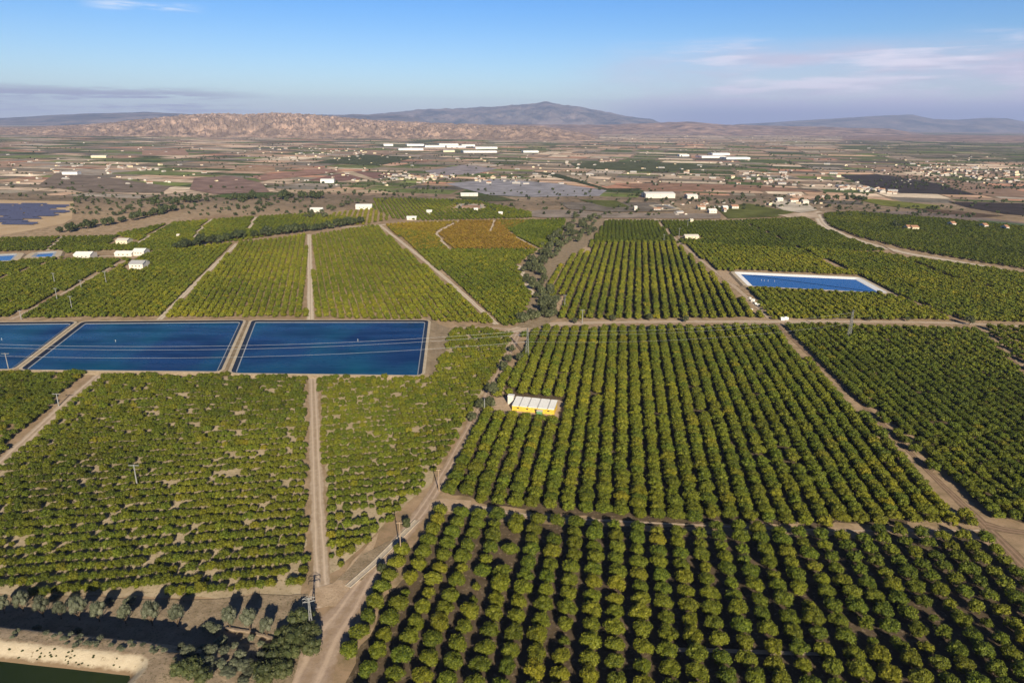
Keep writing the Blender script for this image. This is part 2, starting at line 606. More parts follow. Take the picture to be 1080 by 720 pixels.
def chamfer(pts, c=6.0):
    out = []
    n = len(pts)
    for i in range(n):
        p0, p1, p2 = Vector(pts[i - 1]), Vector(pts[i]), Vector(pts[(i + 1) % n])
        a, b = (p0 - p1).normalized(), (p2 - p1).normalized()
        out += [tuple(p1 + a * c), tuple(p1 + a * c * .3 + b * c * .3), tuple(p1 + b * c)]
    return out


def reservoir(corners, water, lin, edge, depth=0.9, top=1.2, path=3.2, ledge=0.5, ch=3.0, linw=2.0):
    c0 = chamfer(corners, ch)
    o2 = inset(c0, -path)
    o3 = inset(c0, -path - 2.2)
    ring('reservoir_bank', o3, o2, 0.0, top, M['scrub'])
    ring('bank_path', o2, c0, top, top, M['coping'])
    i1 = inset(c0, linw)
    i2 = inset(c0, linw + ledge)
    ring('reservoir_liner', c0, i1, top, top - depth + 0.2, lin)
    ring('liner_edge', i1, i2, top - depth + 0.2, top - depth, edge)
    sheet('reservoir_water', i2, water, top - depth + 0.02)
    PADS.append(inset(c0, -path - 1.6))


R1c = [G(*p, 1.2) for p in [(262, 337.5), (452, 337.5), (445, 395.5), (241, 393)]]
R2c = [G(*p, 1.2) for p in [(87, 339), (261, 337.5), (236, 391.5), (21, 389.5)]]
R3c = [G(*p, 1.2) for p in [(-120, 341), (80, 339), (14, 389), (-200, 388)]]
R1c[0] = (R1c[0][0] + 2.2, R1c[0][1]); R1c[3] = (R1c[3][0] + 1.0, R1c[3][1])
R2c[1] = (R2c[1][0] - 2.2, R2c[1][1]); R2c[2] = (R2c[2][0] - 1.6, R2c[2][1])
for c in (R1c, R2c, R3c):
    reservoir(c, M['water'], M['liner'], M['linerlight'], path=1.5)
PC = [G(*p, 1.2) for p in [(774, 286.5), (906, 292.5), (937, 309), (789, 301.5)]]
reservoir(PC, M['water2'], M['linerwhite'], M['linerwhite'], depth=0.95, path=3.0, ch=3, linw=4.2, ledge=0.5)
M['shade_litter'] = speckled('dark leafy soil with painted shade', (0.075, 0.056, 0.036), (0.125, 0.093, 0.06), 0.12, (0.21, 0.16, 0.11), 0.3)  # leafy soil darkened to paint in the shade between the trees
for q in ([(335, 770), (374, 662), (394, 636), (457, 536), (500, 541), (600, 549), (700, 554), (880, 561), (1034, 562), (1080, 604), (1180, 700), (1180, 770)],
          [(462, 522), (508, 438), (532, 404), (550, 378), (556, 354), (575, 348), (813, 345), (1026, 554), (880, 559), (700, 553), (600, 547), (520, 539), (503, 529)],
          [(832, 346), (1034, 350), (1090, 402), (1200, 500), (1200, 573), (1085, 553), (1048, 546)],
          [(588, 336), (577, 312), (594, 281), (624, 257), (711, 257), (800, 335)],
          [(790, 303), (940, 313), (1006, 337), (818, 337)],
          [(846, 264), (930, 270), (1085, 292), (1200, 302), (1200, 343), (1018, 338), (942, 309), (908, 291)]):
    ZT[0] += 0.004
    sheet('orchard_floor_shade', inset([G(*p) for p in q], 2.2), M['shade_litter'], 0.008, 4.5, 3.0)
M['palesoil'] = speckled('pale orchard soil', (0.34, 0.27, 0.18), (0.50, 0.405, 0.28), 0.16, (0.22, 0.18, 0.10), 0.3)
for q in ([(337, 396), (346, 612), (400, 562), (452, 512), (498, 436), (538, 368), (545, 350), (485, 347), (476, 350), (457, 397)],
          [(108, 398), (322, 397), (325, 631), (-160, 630), (-160, 600), (0, 494)]):
    sheet('orchard_soil', inset([G(*p) for p in q], 1.0), M['palesoil'], 0.009, 2.5, 3.0)
sheet('bank_foot_shade', [G(*p) for p in [(-160, 646), (0, 645), (90, 652), (190, 658), (250, 662), (275, 690), (200, 700), (-160, 690)]], M['shade_litter'], 0.085, 2.0, 3.0)  # dark sheet painting the bank's cast shadow blacker along its foot
for q in ([(32, 271), (38, 266.5), (60, 265), (57, 270.5)], [(-30, 276), (-25, 269.5), (19, 267.5), (13, 274.5)]):
    reservoir([G(*p, 1.2) for p in q], M['water2'], M['linerlight'], M['linerlight'], path=5, ch=3)
for q in ([(484, 219.5), (487, 215.3), (507, 215.8), (508, 219.5)], [(688, 216.5), (703, 216), (714, 220), (699, 221)]):
    reservoir([G(*p, 1.2) for p in q], M['water2'], M['linerlight'], M['linerlight'], path=6, ch=3)

# pond on the raised bank at the lower left
pA, pB = Vector(G(-60, 692, 5.0)), Vector(G(136, 714, 5.0))
ex = (pB - pA).normalized()
ey = Vector((-ex.y, ex.x))
CR = 7.3


def bank_h(x, y):
    p = Vector((x, y)) - pB
    a, b = p.dot(ex), p.dot(ey)          # >0 outside to the east / to the north
    if a <= 0 and b <= 0:
        return 4.0, 0.0
    d = math.hypot(max(a, 0), max(b, 0)) if (a > 0 and b > 0) else max(a, b)
    wob = noise.noise((x * .22, y * .22, 0)) * 0.35 + noise.noise((x * .7, y * .7, 5)) * 0.16
    if d < 3.8:
        return 4.8 + d / 3.8 * (CR - 4.8) + wob * 0.3, d
    if d < 8.0:
        return CR + wob * 0.6, d
    h = CR - (d - 8.0) / (1.0 if b > a else 2.6) + wob * .6
    return max(h, -0.3), d


bm = bmesh.new()
lay = {}
nx_, ny_ = 250, 76
zone = []
for j in range(ny_):
    for i in range(nx_):
        a = -170 + i * 0.85
        b = -30 + j * 0.85
        p = pB + ex * a + ey * b
        h, d = bank_h(p.x, p.y)
        lay[i, j] = bm.verts.new((p.x, p.y, h))
        zone.append(d)
for j in range(ny_ - 1):
    for i in range(nx_ - 1):
        bm.faces.new((lay[i, j], lay[i + 1, j], lay[i + 1, j + 1], lay[i, j + 1]))
me = bpy.data.meshes.new('embankment')
bm.to_mesh(me)
bm.free()
at = me.attributes.new('zone', 'FLOAT', 'POINT')
at.data.foreach_set('value', zone)
g = N('embankment earth')
p = g.pos()
z = g.math('ADD', g.attr('zone').outputs['Fac'], g.math('MULTIPLY', g.math('SUBTRACT', g.noise(p, 0.6, 4, .6), 0.5), 1.6))
f = g.noise(p, 0.35, 6, .7)
sand = g.ramp(f, [(0.3, (0.38, 0.315, 0.225)), (0.7, (0.465, 0.395, 0.29))])
sand = g.mix(g.ramp(g.noise(p, 0.55, 4, .7), [(0.60, (0, 0, 0)), (0.68, (1, 1, 1))]), sand, (0.17, 0.13, 0.075))
wet = g.ramp(z, [(0.9 / 20, (1, 1, 1)), (1.5 / 20, (0, 0, 0))])
zz = g.math('DIVIDE', z, 20.0)
wetm = g.ramp(zz, [(0.045, (1, 1, 1)), (0.085, (0, 0, 0))])
sand = g.mix(wetm, sand, (0.17, 0.12, 0.075))
crest = g.ramp(f, [(0.3, (0.22, 0.165, 0.11)), (0.55, (0.33, 0.255, 0.18)), (0.7, (0.40, 0.32, 0.23))])
crest = g.mix(g.ramp(g.noise(p, 1.4, 4, .7), [(0.5, (0, 0, 0)), (0.66, (1, 1, 1))]), crest, (0.13, 0.11, 0.065))
col = g.mix(g.ramp(zz, [(0.185, (0, 0, 0)), (0.215, (1, 1, 1))]), sand, crest)
g.bump(g.noise(p, 2.0, 5, .7), 0.6, 0.3)
o = mesh_obj('embankment', me, g.base(col, 1.0, .05))
tag(o, kind='structure')
for q in me.polygons:
    q.use_smooth = True
wq = [pB + ex * a + ey * b for a, b in ((-168, -29), (0.9, -29), (0.9, 0.9), (-168, 0.9))]
sheet('pond_water', [(p.x, p.y) for p in wq], M['watergreen'], 5.0)
EMB = [tuple(pB + ex * a + ey * b) for a, b in ((-168, -29), (30, -29), (28, 13), (14, 15.5), (-168, 15.5))]
PADS.append(EMB)

# ------------------------------------------------------------------ FOLIAGE MESHES
def crown_mesh(name, seed, w, h, nleaf, leaf, base=0.25, lumps=11, mat='citrus', flat=1.0, core=0.74, sub=2, open_=0.0):
    """uneven crown: clumps of leaves over a knobbly inner mass; origin on the ground at the stem"""
    r = random.Random(seed)
    m = MB()
    rx, rz = w / 2, (h - base) / 2
    cz = base + rz
    cl = []
    for i in range(lumps):
        th = 2 * math.pi * (i + r.random() * .7) / lumps * 2.4
        ph = math.asin(min(1, max(-1, -0.55 + 1.5 * (i + .5) / lumps + r.uniform(-.15, .15))))
        k = r.uniform(0.52, 0.68)
        s = r.uniform(0.36, 0.5)
        cl.append((Vector((math.cos(th) * math.cos(ph) * rx * k, math.sin(th) * math.cos(ph) * rx * k, cz + math.sin(ph) * rz * k)), s))
    cl.append((Vector((r.uniform(-.1, .1) * rx, r.uniform(-.1, .1) * rx, cz)), 0.62))
    # inner mass
    if core:
        b = bmesh.new()
        for (c, s) in cl:
            t = bmesh.ops.create_icosphere(b, subdivisions=1 if sub < 2 else sub, radius=1)
            for v in t['verts']:
                d = v.co.copy()
                q = 1 + 0.28 * noise.noise(d * 2.2 + Vector((seed, c.x * 3, c.z)))
                v.co = Vector((c.x + d.x * s * rx * core * q, c.y + d.y * s * rx * core * q, c.z + d.z * s * rz * core * q))
                v.co.z = max(v.co.z, base * 0.6)
        n0 = len(m.v)
        b.verts.index_update()
        for v in b.verts:
            m.v.append(tuple(v.co))
        for f in b.faces:
            m.f.append(tuple(n0 + v.index for v in f.verts))
            m.m.append(0)
        b.free()
    for i in range(nleaf):
        c, s = cl[r.randrange(len(cl))]
        d = Vector((r.gauss(0, 1), r.gauss(0, 1), r.gauss(0.25, 1))).normalized()
        k = r.uniform(0.80, 1.12) - open_ * r.random()
        p = Vector((c.x + d.x * s * rx * k, c.y + d.y * s * rx * k, c.z + d.z * s * rz * k))
        if p.z < base * .5:
            continue
        nrm = (d + Vector((r.gauss(0, .55), r.gauss(0, .55), r.gauss(0.1, .55)))).normalized()
        e1 = nrm.orthogonal().normalized()
        a = r.uniform(0, 6.28)
        e2 = nrm.cross(e1)
        f1 = e1 * math.cos(a) + e2 * math.sin(a)
        f2 = nrm.cross(f1)
        L = leaf * r.uniform(.65, 1.35)
        W = L * r.uniform(.45, .7)
        m.quad([p - f1 * L * .5, p + f2 * W * .5 + nrm * L * .08, p + f1 * L * .5, p - f2 * W * .5 + nrm * L * .08])
    return m.mesh(name, M[mat])


def trunk_mesh(name, h, r0, seed, limbs=4, spread=0.9, top=None, bark='bark'):
    r = random.Random(seed)
    m = MB()
    k = h * 0.45
    m.tube((0, 0, -0.1), (r.uniform(-.08, .08) * h, r.uniform(-.08, .08) * h, k), r0, r0 * .75, 7, cap=False)
    for i in range(limbs):
        a = 6.28 * i / limbs + r.uniform(-.4, .4)
        m.tube((0, 0, k * .9), (math.cos(a) * spread, math.sin(a) * spread, h * r.uniform(.85, 1.1)), r0 * .6, r0 * .2, 5)
    return m.mesh(name, M[bark])


CIT = [crown_mesh('crown', 100 + i, 1.0 * 4.6, 3.5, 1800, 0.40, 0.25, 12 + i % 3) for i in range(6)]
CITM = [crown_mesh('mid_crown', 200 + i, 4.6, 3.5, 560, 0.5, 0.2, 10, sub=1) for i in range(5)]
CITF = [crown_mesh('far_crown', 300 + i, 4.6, 3.5, 130, 0.85, 0.1, 8, sub=1) for i in range(4)]
CTR = [trunk_mesh('trunk', 1.3, 0.13, 5 + i) for i in range(2)]

# ------------------------------------------------------------------ ORCHARD BLOCKS
BLOCKS = []


def block(key, px, az, across, along, w, h, tint, bright, drop=0.01, tvar=0.22, jit=0.2, phase=(0, 0), world=None):
    BLOCKS.append(dict(key=key, poly=[G(*p) for p in px], az=math.radians(az), ac=across, al=along, w=w, h=h, tint=tint, bright=bright, drop=drop, tvar=tvar, jit=jit, phase=phase))


block('front', [(335, 770), (372, 662), (392, 636), (456, 534), (500, 539), (600, 548), (700, 553), (880, 560), (1032, 561), (1080, 604), (1180, 700), (1180, 770)], 8.2, 6.15, 5.65, 4.75, 3.75, .14, 0.06, 0.004, .24, .24)
block('middle', [(455, 522), (505, 438), (528, 404), (545, 378), (553, 354), (575, 347), (815, 345), (1030, 559), (880, 560), (700, 554), (600, 548), (520, 541), (503, 529)], 8.8, 5.75, 4.0, 5.0, 3.5, .22, 0.1, .006, .22)
block('right', [(822, 343), (1034, 349), (1090, 400), (1200, 500), (1200, 575), (1085, 557), (1038, 547)], 5.5, 5.1, 3.9, 4.7, 3.1, 0.102, -0.03, 0.004, .15)
block('right_edge', [(1040, 345), (1220, 352), (1220, 480), (1085, 392), (1052, 362)], 2.0, 6.6, 4.2, 4.8, 3.4, .2, -.05, .02)
block('center_far', [(586, 338), (574, 310), (580, 296), (592, 280), (622, 256), (712, 256), (805, 336)], 10.0, 6.1, 4.0, 4.7, 3.4, .35, .16, .006)
block('pool_south', [(786, 303), (940, 311), (1010, 338), (815, 338)], 5, 5.1, 3.9, 4.7, 3.1, 0.238, 0.08, 0.004)
block('pool_east', [(846, 262), (930, 268), (1085, 290), (1200, 300), (1200, 345), (1015, 339), (940, 309), (906, 291)], 4, 5.1, 3.9, 4.7, 3.1, 0.221, 0.1, 0.004)
block('pool_north', [(716, 257), (846, 264), (905, 291), (775, 285), (770, 297)], 5, 5.1, 3.9, 4.7, 3.1, 0.272, 0.12, 0.004)
block('dark_far', [(622, 256), (640, 233), (760, 234), (850, 230), (866, 240), (905, 256), (935, 265), (846, 264), (712, 257)], 8.0, 4.6, 3.6, 4.6, 2.8, .02, -.18, .004, .08)
block('dark_far_right', [(868, 226), (900, 224), (1000, 232), (1080, 240), (1200, 250), (1200, 308), (1080, 284), (1010, 273), (960, 264), (905, 250), (875, 240)], 4.0, 5.0, 4.0, 4.8, 3.0, .03, -.2, .006, .1)
block('riverside_west', [(475, 264), (568, 264), (550, 275), (546, 285), (560, 312), (556, 325), (545, 345), (528, 344), (410, 240), (460, 248)], -18, 4.7, 3.5, 4.35, 2.75, 0.15, 0.02, 0.004)
block('brown_west', [(404, 237), (484, 234), (461, 246), (474, 263), (440, 264)], -18, 4.7, 3.5, 4.35, 2.75, 1.35, 0, 0.004, .12)
block('brown_mid', [(486, 234), (560, 232), (535, 244), (568, 263), (474, 263), (462, 247)], -18, 4.7, 3.5, 4.35, 2.75, 1.75, 0.05, 0.004, .12)
block('green_river', [(524, 233), (598, 231), (590, 255), (568, 263), (536, 244)], -18, 4.7, 3.5, 4.35, 2.75, 0.0375, 0.05, 0.004, .1)
block('track_east', [(330, 249), (396, 238), (522, 342), (330, 335)], -17, 4.7, 3.5, 4.35, 2.75, 0.3, 0.14, 0.004)
block('track_mid', [(252, 256), (290, 253), (324, 247), (325, 335), (172, 335)], -15, 4.7, 3.5, 4.35, 2.75, 0.315, 0.12, 0.004)
block('left_big', [(160, 266), (190, 262), (248, 257), (166, 335), (20, 336), (100, 294)], -12.5, 4.7, 3.5, 4.35, 2.75, 0.21, 0.06, 0.004)
block('left_far', [(-160, 318), (70, 274), (130, 274), (152, 268), (100, 291), (10, 335), (-160, 340)], -14, 4.7, 3.5, 4.35, 2.75, 0.09, -0.02, 0.004)
block('left_pool', [(-160, 316), (-160, 282), (28, 275), (60, 273), (72, 271), (30, 283)], -14, 4.7, 3.5, 4.35, 2.75, 0.06, -0.06, 0.004)
block('left_shed', [(62, 268), (75, 262), (150, 256), (240, 250), (190, 262), (155, 266), (120, 264)], -12, 4.7, 3.5, 4.35, 2.75, 0.075, -0.02, 0.004)
block('left_hill', [(120, 248), (178, 236), (270, 229), (330, 226), (385, 232), (250, 255), (150, 255)], -12, 4.7, 3.5, 4.35, 2.75, 0.15, 0.08, 0.004)
block('left_dark', [(-150, 258), (0, 252), (126, 249), (108, 262), (40, 265), (-150, 268)], -12, 5.2, 3.8, 4.2, 2.6, .02, -.2, .006)
block('hill_rows', [(340, 234), (350, 226), (392, 220), (412, 232), (380, 238)], -10, 7.0, 4.0, 4.4, 2.6, .45, .1, .01)
block('hill_green', [(395, 210), (440, 210), (500, 212), (560, 224), (560, 230), (450, 233), (414, 231), (392, 219)], -14, 6.0, 4.4, 4.6, 2.8, .1, .05, .01)
block('west_rows', [(335, 394), (344, 612), (400, 562), (452, 512), (498, 436), (538, 368), (545, 350), (485, 347), (476, 350), (457, 397)], 165.5, 4.9, 2.55, 3.3, 2.7, .22, -.04, .03)
block('west_main', [(105, 397), (322, 397), (325, 629), (-160, 627), (-160, 600), (0, 494)], 171.5, 4.95, 2.55, 3.25, 2.7, .18, -0.12, .03)
block('west_edge', [(-160, 396), (92, 392), (0, 478), (-160, 620)], 171.5, 4.9, 3.4, 4.2, 2.7, .2, -.05, .012)


def plant():
    out = []
    for bi, b in enumerate(BLOCKS):
        poly = b['poly']
        ca, sa = math.cos(b['az']), math.sin(b['az'])
        # al axis points along azimuth (sa, ca); ac axis to the right of it
        ax, al = np.array([ca, -sa]), np.array([sa, ca])
        if b['key'].startswith('west_'):           # hedges run across: close spacing along ax
            sx, sl = b['al'], b['ac']
        else:
            sx, sl = b['ac'], b['al']
        P = np.array(poly)
        u, v = P @ ax, P @ al
        iu = np.arange(math.floor(u.min() / sx), math.ceil(u.max() / sx) + 1)
        iv = np.arange(math.floor(v.min() / sl), math.ceil(v.max() / sl) + 1)
        U, V = np.meshgrid(iu, iv, indexing='ij')
        U, V = U.ravel(), V.ravel()
        jt = .09 if b['key'].startswith('west_') else b['jit']
        uu = U * sx + RNG.normal(0, jt, U.size)
        vv = V * sl + RNG.normal(0, jt, U.size)
        if not b['key'].startswith('west_'):
            vv += (U % 2) * sl * 0.0
        x = uu * ax[0] + vv * al[0]
        y = uu * ax[1] + vv * al[1]
        ok = inpoly(x, y, poly)
        for q in PADS:
            ok &= ~inpoly(x, y, q)
        idx = np.where(ok)[0]
        for (L, hw) in TRACKS:
            La = np.array(L)
            mn, mx = La.min(0) - 12, La.max(0) + 12
            near = idx[(x[idx] > mn[0]) & (x[idx] < mx[0]) & (y[idx] > mn[1]) & (y[idx] < mx[1])]
            if not len(near):
                continue
            pts = np.stack([x[near], y[near]], 1)
            A, B = La[:-1], La[1:]
            d = np.full(len(near), 1e9)
            for k in range(len(A)):
                e = B[k] - A[k]
                t = np.clip(((pts - A[k]) @ e) / max(1e-6, e @ e), 0, 1)
                dd = np.hypot(*(pts - A[k] - t[:, None] * e).T) - hw[k]
                d = np.minimum(d, dd)
            bad = set(near[d < (b['w'] * 0.28 if b['key'] in ('front', 'middle') else b['w'] * 0.1)])
            if bad:
                ok[list(bad)] = False
                idx = np.where(ok)[0]
        for i in idx:
            nz = noise.noise((x[i] * .035, y[i] * .035, bi * 3.1))
            n2 = noise.noise((x[i] * .012, y[i] * .012, 40 + bi))
            pd = b['drop'] * (.85 + .8 * max(0, nz)) if b['drop'] > .02 else b['drop']
            if random.random() < pd:
                continue
            small = random.random() < (0.07 if b['drop'] > .02 else 0.008)
            s = (random.uniform(.5, .7) if small else random.gauss(1, .085 if b['key'].startswith('west_') else .065))
            t = max(0, b['tint'] + n2 * .25 + random.gauss(0, b['tvar'] * .6) + (0.45 if random.random() < .025 else 0))
            br = b['bright'] + n2 * .2 + nz * .12 + random.gauss(0, .10)
            out.append((x[i], y[i], b['w'] / 4.6 * s, b['h'] / 3.5 * s * random.gauss(1, .07), min(t, 1 if b['tint'] < 1 else 2), br, bi, U[i], V[i]))
    return out


TREES = plant()
T = np.array([t[:6] for t in TREES])
px, py = PX(T[:, 0], T[:, 1], 1.5)
dist = np.sqrt(T[:, 0] ** 2 + T[:, 1] ** 2 + H * H)
inside = (px > -6) & (px < 1086) & (py < 728)
size = T[:, 2] / dist * inside
order = np.argsort(-size)
NEAR = set(order[:300].tolist())
print('orchard trees', len(TREES), 'farthest individual', dist[order[299]])

ORD = ['zeroth', 'first', 'second', 'third', 'fourth', 'fifth', 'sixth', 'seventh', 'eighth', 'ninth', 'tenth', 'eleventh', 'twelfth', 'thirteenth', 'fourteenth', 'fifteenth', 'sixteenth', 'seventeenth', 'eighteenth', 'nineteenth', 'twentieth']
TENS = {2: 'twenty', 3: 'thirty', 4: 'forty'}


def ordinal(n):
    if n <= 20:
        return ORD[n]
    t, u = divmod(n, 10)
    if u == 0:
        return TENS[t][:-1] + 'ieth'
    return TENS[t] + '-' + ORD[u]


# rows and ranks of the individually built trees, counted as they show in the picture
rows = {}
for i in NEAR:
    b = BLOCKS[TREES[i][6]]
    if b['key'].startswith('west_'):
        rows.setdefault((b['key'], int(TREES[i][8])), []).append(i)
    else:
        rows.setdefault((b['key'], int(TREES[i][7])), []).append(i)
LABEL = {}
fr = sorted(k for k in rows if k[0] == 'front')
for n, k in enumerate(fr, 1):
    for m, i in enumerate(sorted(rows[k], key=lambda i: -py[i]), 1):
        LABEL[i] = (n, m)


def citrus_word(t, s):
    c = 'yellowing' if t > .5 else ('olive green' if t > .22 else 'deep green')
    z = 'small ' if s < .8 else ('broad ' if s > 1.13 else '')
    return z + c


for i in sorted(NEAR, key=lambda i: LABEL.get(i, (99, 99))):
    x, y, s, hs, t, br, bi, U, V = TREES[i]
    e = empty('citrus_tree', (x, y, 0), random.uniform(0, 6.28))
    if i in LABEL:
        n, m = LABEL[i]
        lab = f'{citrus_word(t, s)} citrus tree, {ordinal(m)} from bottom in {ordinal(n)} row right of dirt road'
    else:
        lab = f'{citrus_word(t, s)} citrus tree in the low hedge rows left of the dirt road'
    tag(e, lab, 'tree', 'citrus trees in the orchard rows')
    c = bpy.data.objects.new('crown', CIT[random.randrange(6)])
    u_ = random.uniform(.88, 1.13)
    c.scale = (s * u_, s / u_, hs)
    c['tint'] = float(t)
    c['bright'] = float(br)
    link(c, e)
    k = bpy.data.objects.new('trunk', CTR[random.randrange(2)])
    link(k, e)


# the many others: one object that sets a tree on every planting point
def scatter(name, pts, meshes, label, cat):
    """pts rows: x y z sx sz tint bright var"""
    col = bpy.data.collections.new(name + ' kinds')
    for i, me in enumerate(meshes):
        o = bpy.data.objects.new('%s_kind_%02d' % (name, i), me)
        col.objects.link(o)
    P = np.array(pts, float)
    me = bpy.data.meshes.new(name)
    me.from_pydata([tuple(p[:3]) for p in P], [], [])
    for (an, ty, vals) in (('tint', 'FLOAT', P[:, 5]), ('bright', 'FLOAT', P[:, 6]), ('turn', 'FLOAT', RNG.uniform(0, 6.28, len(P)))):
        a = me.attributes.new(an, ty, 'POINT')
        a.data.foreach_set('value', vals.astype(np.float32))
    a = me.attributes.new('variant', 'INT', 'POINT')
    a.data.foreach_set('value', P[:, 7].astype(np.int32))
    a = me.attributes.new('size', 'FLOAT_VECTOR', 'POINT')
    a.data.foreach_set('vector', np.stack([P[:, 3], P[:, 3], P[:, 4]], 1).astype(np.float32).ravel())
    o = mesh_obj(name, me)
    ng = bpy.data.node_groups.new(name, 'GeometryNodeTree')
    ng.interface.new_socket('Geometry', in_out='INPUT', socket_type='NodeSocketGeometry')
    ng.interface.new_socket('Geometry', in_out='OUTPUT', socket_type='NodeSocketGeometry')
    nn = ng.nodes
    gi, go = nn.new('NodeGroupInput'), nn.new('NodeGroupOutput')
    iop = nn.new('GeometryNodeInstanceOnPoints')
    ci = nn.new('GeometryNodeCollectionInfo')
    ci.inputs['Collection'].default_value = col
    ci.inputs['Separate Children'].default_value = True
    ci.inputs['Reset Children'].default_value = True

    def na(n, ty):
        q = nn.new('GeometryNodeInputNamedAttribute')
        q.data_type = ty
        q.inputs['Name'].default_value = n
        return q.outputs['Attribute']
    cx = nn.new('ShaderNodeCombineXYZ')
    ng.links.new(na('turn', 'FLOAT'), cx.inputs['Z'])
    ng.links.new(gi.outputs[0], iop.inputs['Points'])
    ng.links.new(ci.outputs[0], iop.inputs['Instance'])
    iop.inputs['Pick Instance'].default_value = True
    ng.links.new(na('variant', 'INT'), iop.inputs['Instance Index'])
    ng.links.new(cx.outputs[0], iop.inputs['Rotation'])
    ng.links.new(na('size', 'FLOAT_VECTOR'), iop.inputs['Scale'])
    ng.links.new(iop.outputs[0], go.inputs[0])
    md = o.modifiers.new('plant', 'NODES')
    md.node_group = ng
    return tag(o, label, cat, kind='stuff')


pts = []
for i, (x, y, s, hs, t, br, bi, U, V) in enumerate(TREES):
    if i in NEAR:
        continue
    v = random.randrange(5) if dist[i] < 420 else 5 + random.randrange(4)
    pts.append((x, y, -0.05, s, hs, t, br, v))
scatter('orchard_trees', pts, CITM + CITF, 'dense rows of citrus trees filling the orchard blocks out to the farm road', 'orchard')


# ------------------------------------------------------------------ OTHER TREES
def variants(key, n, w, h, nleaf, leaf, base, mat, trunk_h, tr, lumps=11, sub=2, open_=.15):
    return ([crown_mesh('crown', 500 + hash_(key) + i, w, h, nleaf, leaf, base, lumps, mat, sub=sub, open_=open_) for i in range(n)],
            [trunk_mesh('trunk', trunk_h, tr, 50 + i, 4, w * .22) for i in range(2)])


def hash_(s):
    return sum(ord(c) * (i + 1) for i, c in enumerate(s)) % 997


V_OLIVE = variants('olive', 4, 5.0, 5.2, 900, .34, 1.2, 'olive', 2.2, .22)
V_RIVER = variants('river', 4, 8.0, 9.0, 420, .9, .6, 'river', 3, .3, sub=1)
V_PINE = variants('pine', 4, 7.0, 8.0, 380, .8, .4, 'pine', 3, .3, sub=1)
V_BUSH = variants('bush', 4, 4.0, 3.2, 900, .30, .05, 'bush', 1.0, .12)


def tree(name, kind, x, y, s, label, cat, group, z=0.0, hs=None, tint=0.0, bright=None, trunk=True):
    cr, tr = kind
    e = empty(name, (x, y, z), random.uniform(0, 6.28))
    tag(e, label, cat, group)
    c = bpy.data.objects.new('crown', random.choice(cr))
    c.scale = (s, s, hs or s)
    c['tint'] = tint
    c['bright'] = random.gauss(0, .15) if bright is None else bright
    link(c, e)
    if trunk:
        k = bpy.data.objects.new('trunk', random.choice(tr))
        k.scale = (s, s, hs or s)
        link(k, e)
    return e


# silver olive row above the dark bank
ol = [(5, 647, .95), (25, 645, 1.0), (46, 651, 1.05), (65, 653, .9), (84, 654, 1.2), (105, 656, 1.05), (133, 658, .95), (161, 660, 1.25), (188, 661, 1.1), (243, 663, 1.1), (264, 666, 1.15), (282, 672, 1.0)]
where = ['at the left picture edge', 'second from the left edge', 'third from the left edge', 'fourth from the left edge', 'fifth from the left, broad crowned', 'sixth from the left edge', 'seventh from the left edge', 'eighth from the left, with wide double crown', 'ninth from the left, before the gap', 'just right of the gap in the row', 'second right of the gap in the row', 'last at the right end by the dark bushes']
for (a, b, s), wv in zip(ol, where):
    x, y = G(a, b)
    s *= .74
    tree('olive_tree', V_OLIVE, x, y, s, 'silver green olive tree in bank row, ' + wv, 'tree', 'olive trees along the bank', hs=s * 1.6)
for (a, b, s, wv) in [(21, 632, .8, 'behind the first olive trees'), (40, 634, .6, 'half in shade behind the olive row'), (58, 634, .6, 'small, behind the fourth olive tree'), (138, 639, .9, 'pale and dry behind the seventh olive'), (116, 637, .6, 'small, on the reddish verge')]:
    x, y = G(a, b)
    tree('shrub', V_OLIVE, x, y, s * .8, 'grey green shrub ' + wv, 'shrub', 'shrubs on the verge', hs=s * .6)
# dark bushes by the lattice pole and along the road
bs = [(318, 662, 1.5), (326, 676, 1.35), (312, 682, 1.5), (300, 676, 1.1), (330, 690, 1.2), (296, 690, 1.25), (306, 698, 1.2), (292, 704, 1.3), (300, 714, 1.2), (284, 720, 1.4), (275, 712, 1.0), (206, 733, 1.2), (196, 736, 1.1), (217, 735, 1.0)]
bl = ['just below the lattice pole', 'against the dirt road under the pole', 'broad, under the pole', 'left of the big bushes under the pole', 'lowest at the road edge', 'left of the roadside clump', 'in the middle of the lower clump', 'lower clump, left side', 'lower clump, right side near the frame', 'cut by the bottom edge right of the dirt slope', 'small, on the brown slope', 'on the bank corner at the bottom edge', 'leftmost on the bank corner at the bottom edge', 'right of the bank corner bushes']
for (a, b, s), wv in zip(bs, bl):
    x, y = G(a, b)
    tree('bush', V_BUSH, x, y, s * 1.15, 'dark green bush ' + wv, 'bush', 'bushes beside the dirt road', hs=s * 1.2, z=max(0, bank_h(x, y)[0] - .2) if b > 700 and a < 240 else 0)
gb = [(214, 678), (226, 682), (236, 690), (222, 694), (208, 690), (246, 700), (232, 704), (252, 690), (216, 706), (262, 704), (243, 712), (200, 700), (256, 715), (228, 668), (220, 664), (40, 668), (82, 671)]
for n, (a, b) in enumerate(gb):
    z0 = 3.0 if b > 674 else 0
    x, y = G(a, b, z0)
    tree('shrub', V_OLIVE, x, y, random.uniform(.45, .75), 'dry grey green shrub on the brown bank slope', 'shrub', 'dry shrubs on the bank', hs=random.uniform(.35, .5), z=max(0, bank_h(x, y)[0] - .3), trunk=False)
kq = random.Random(5)
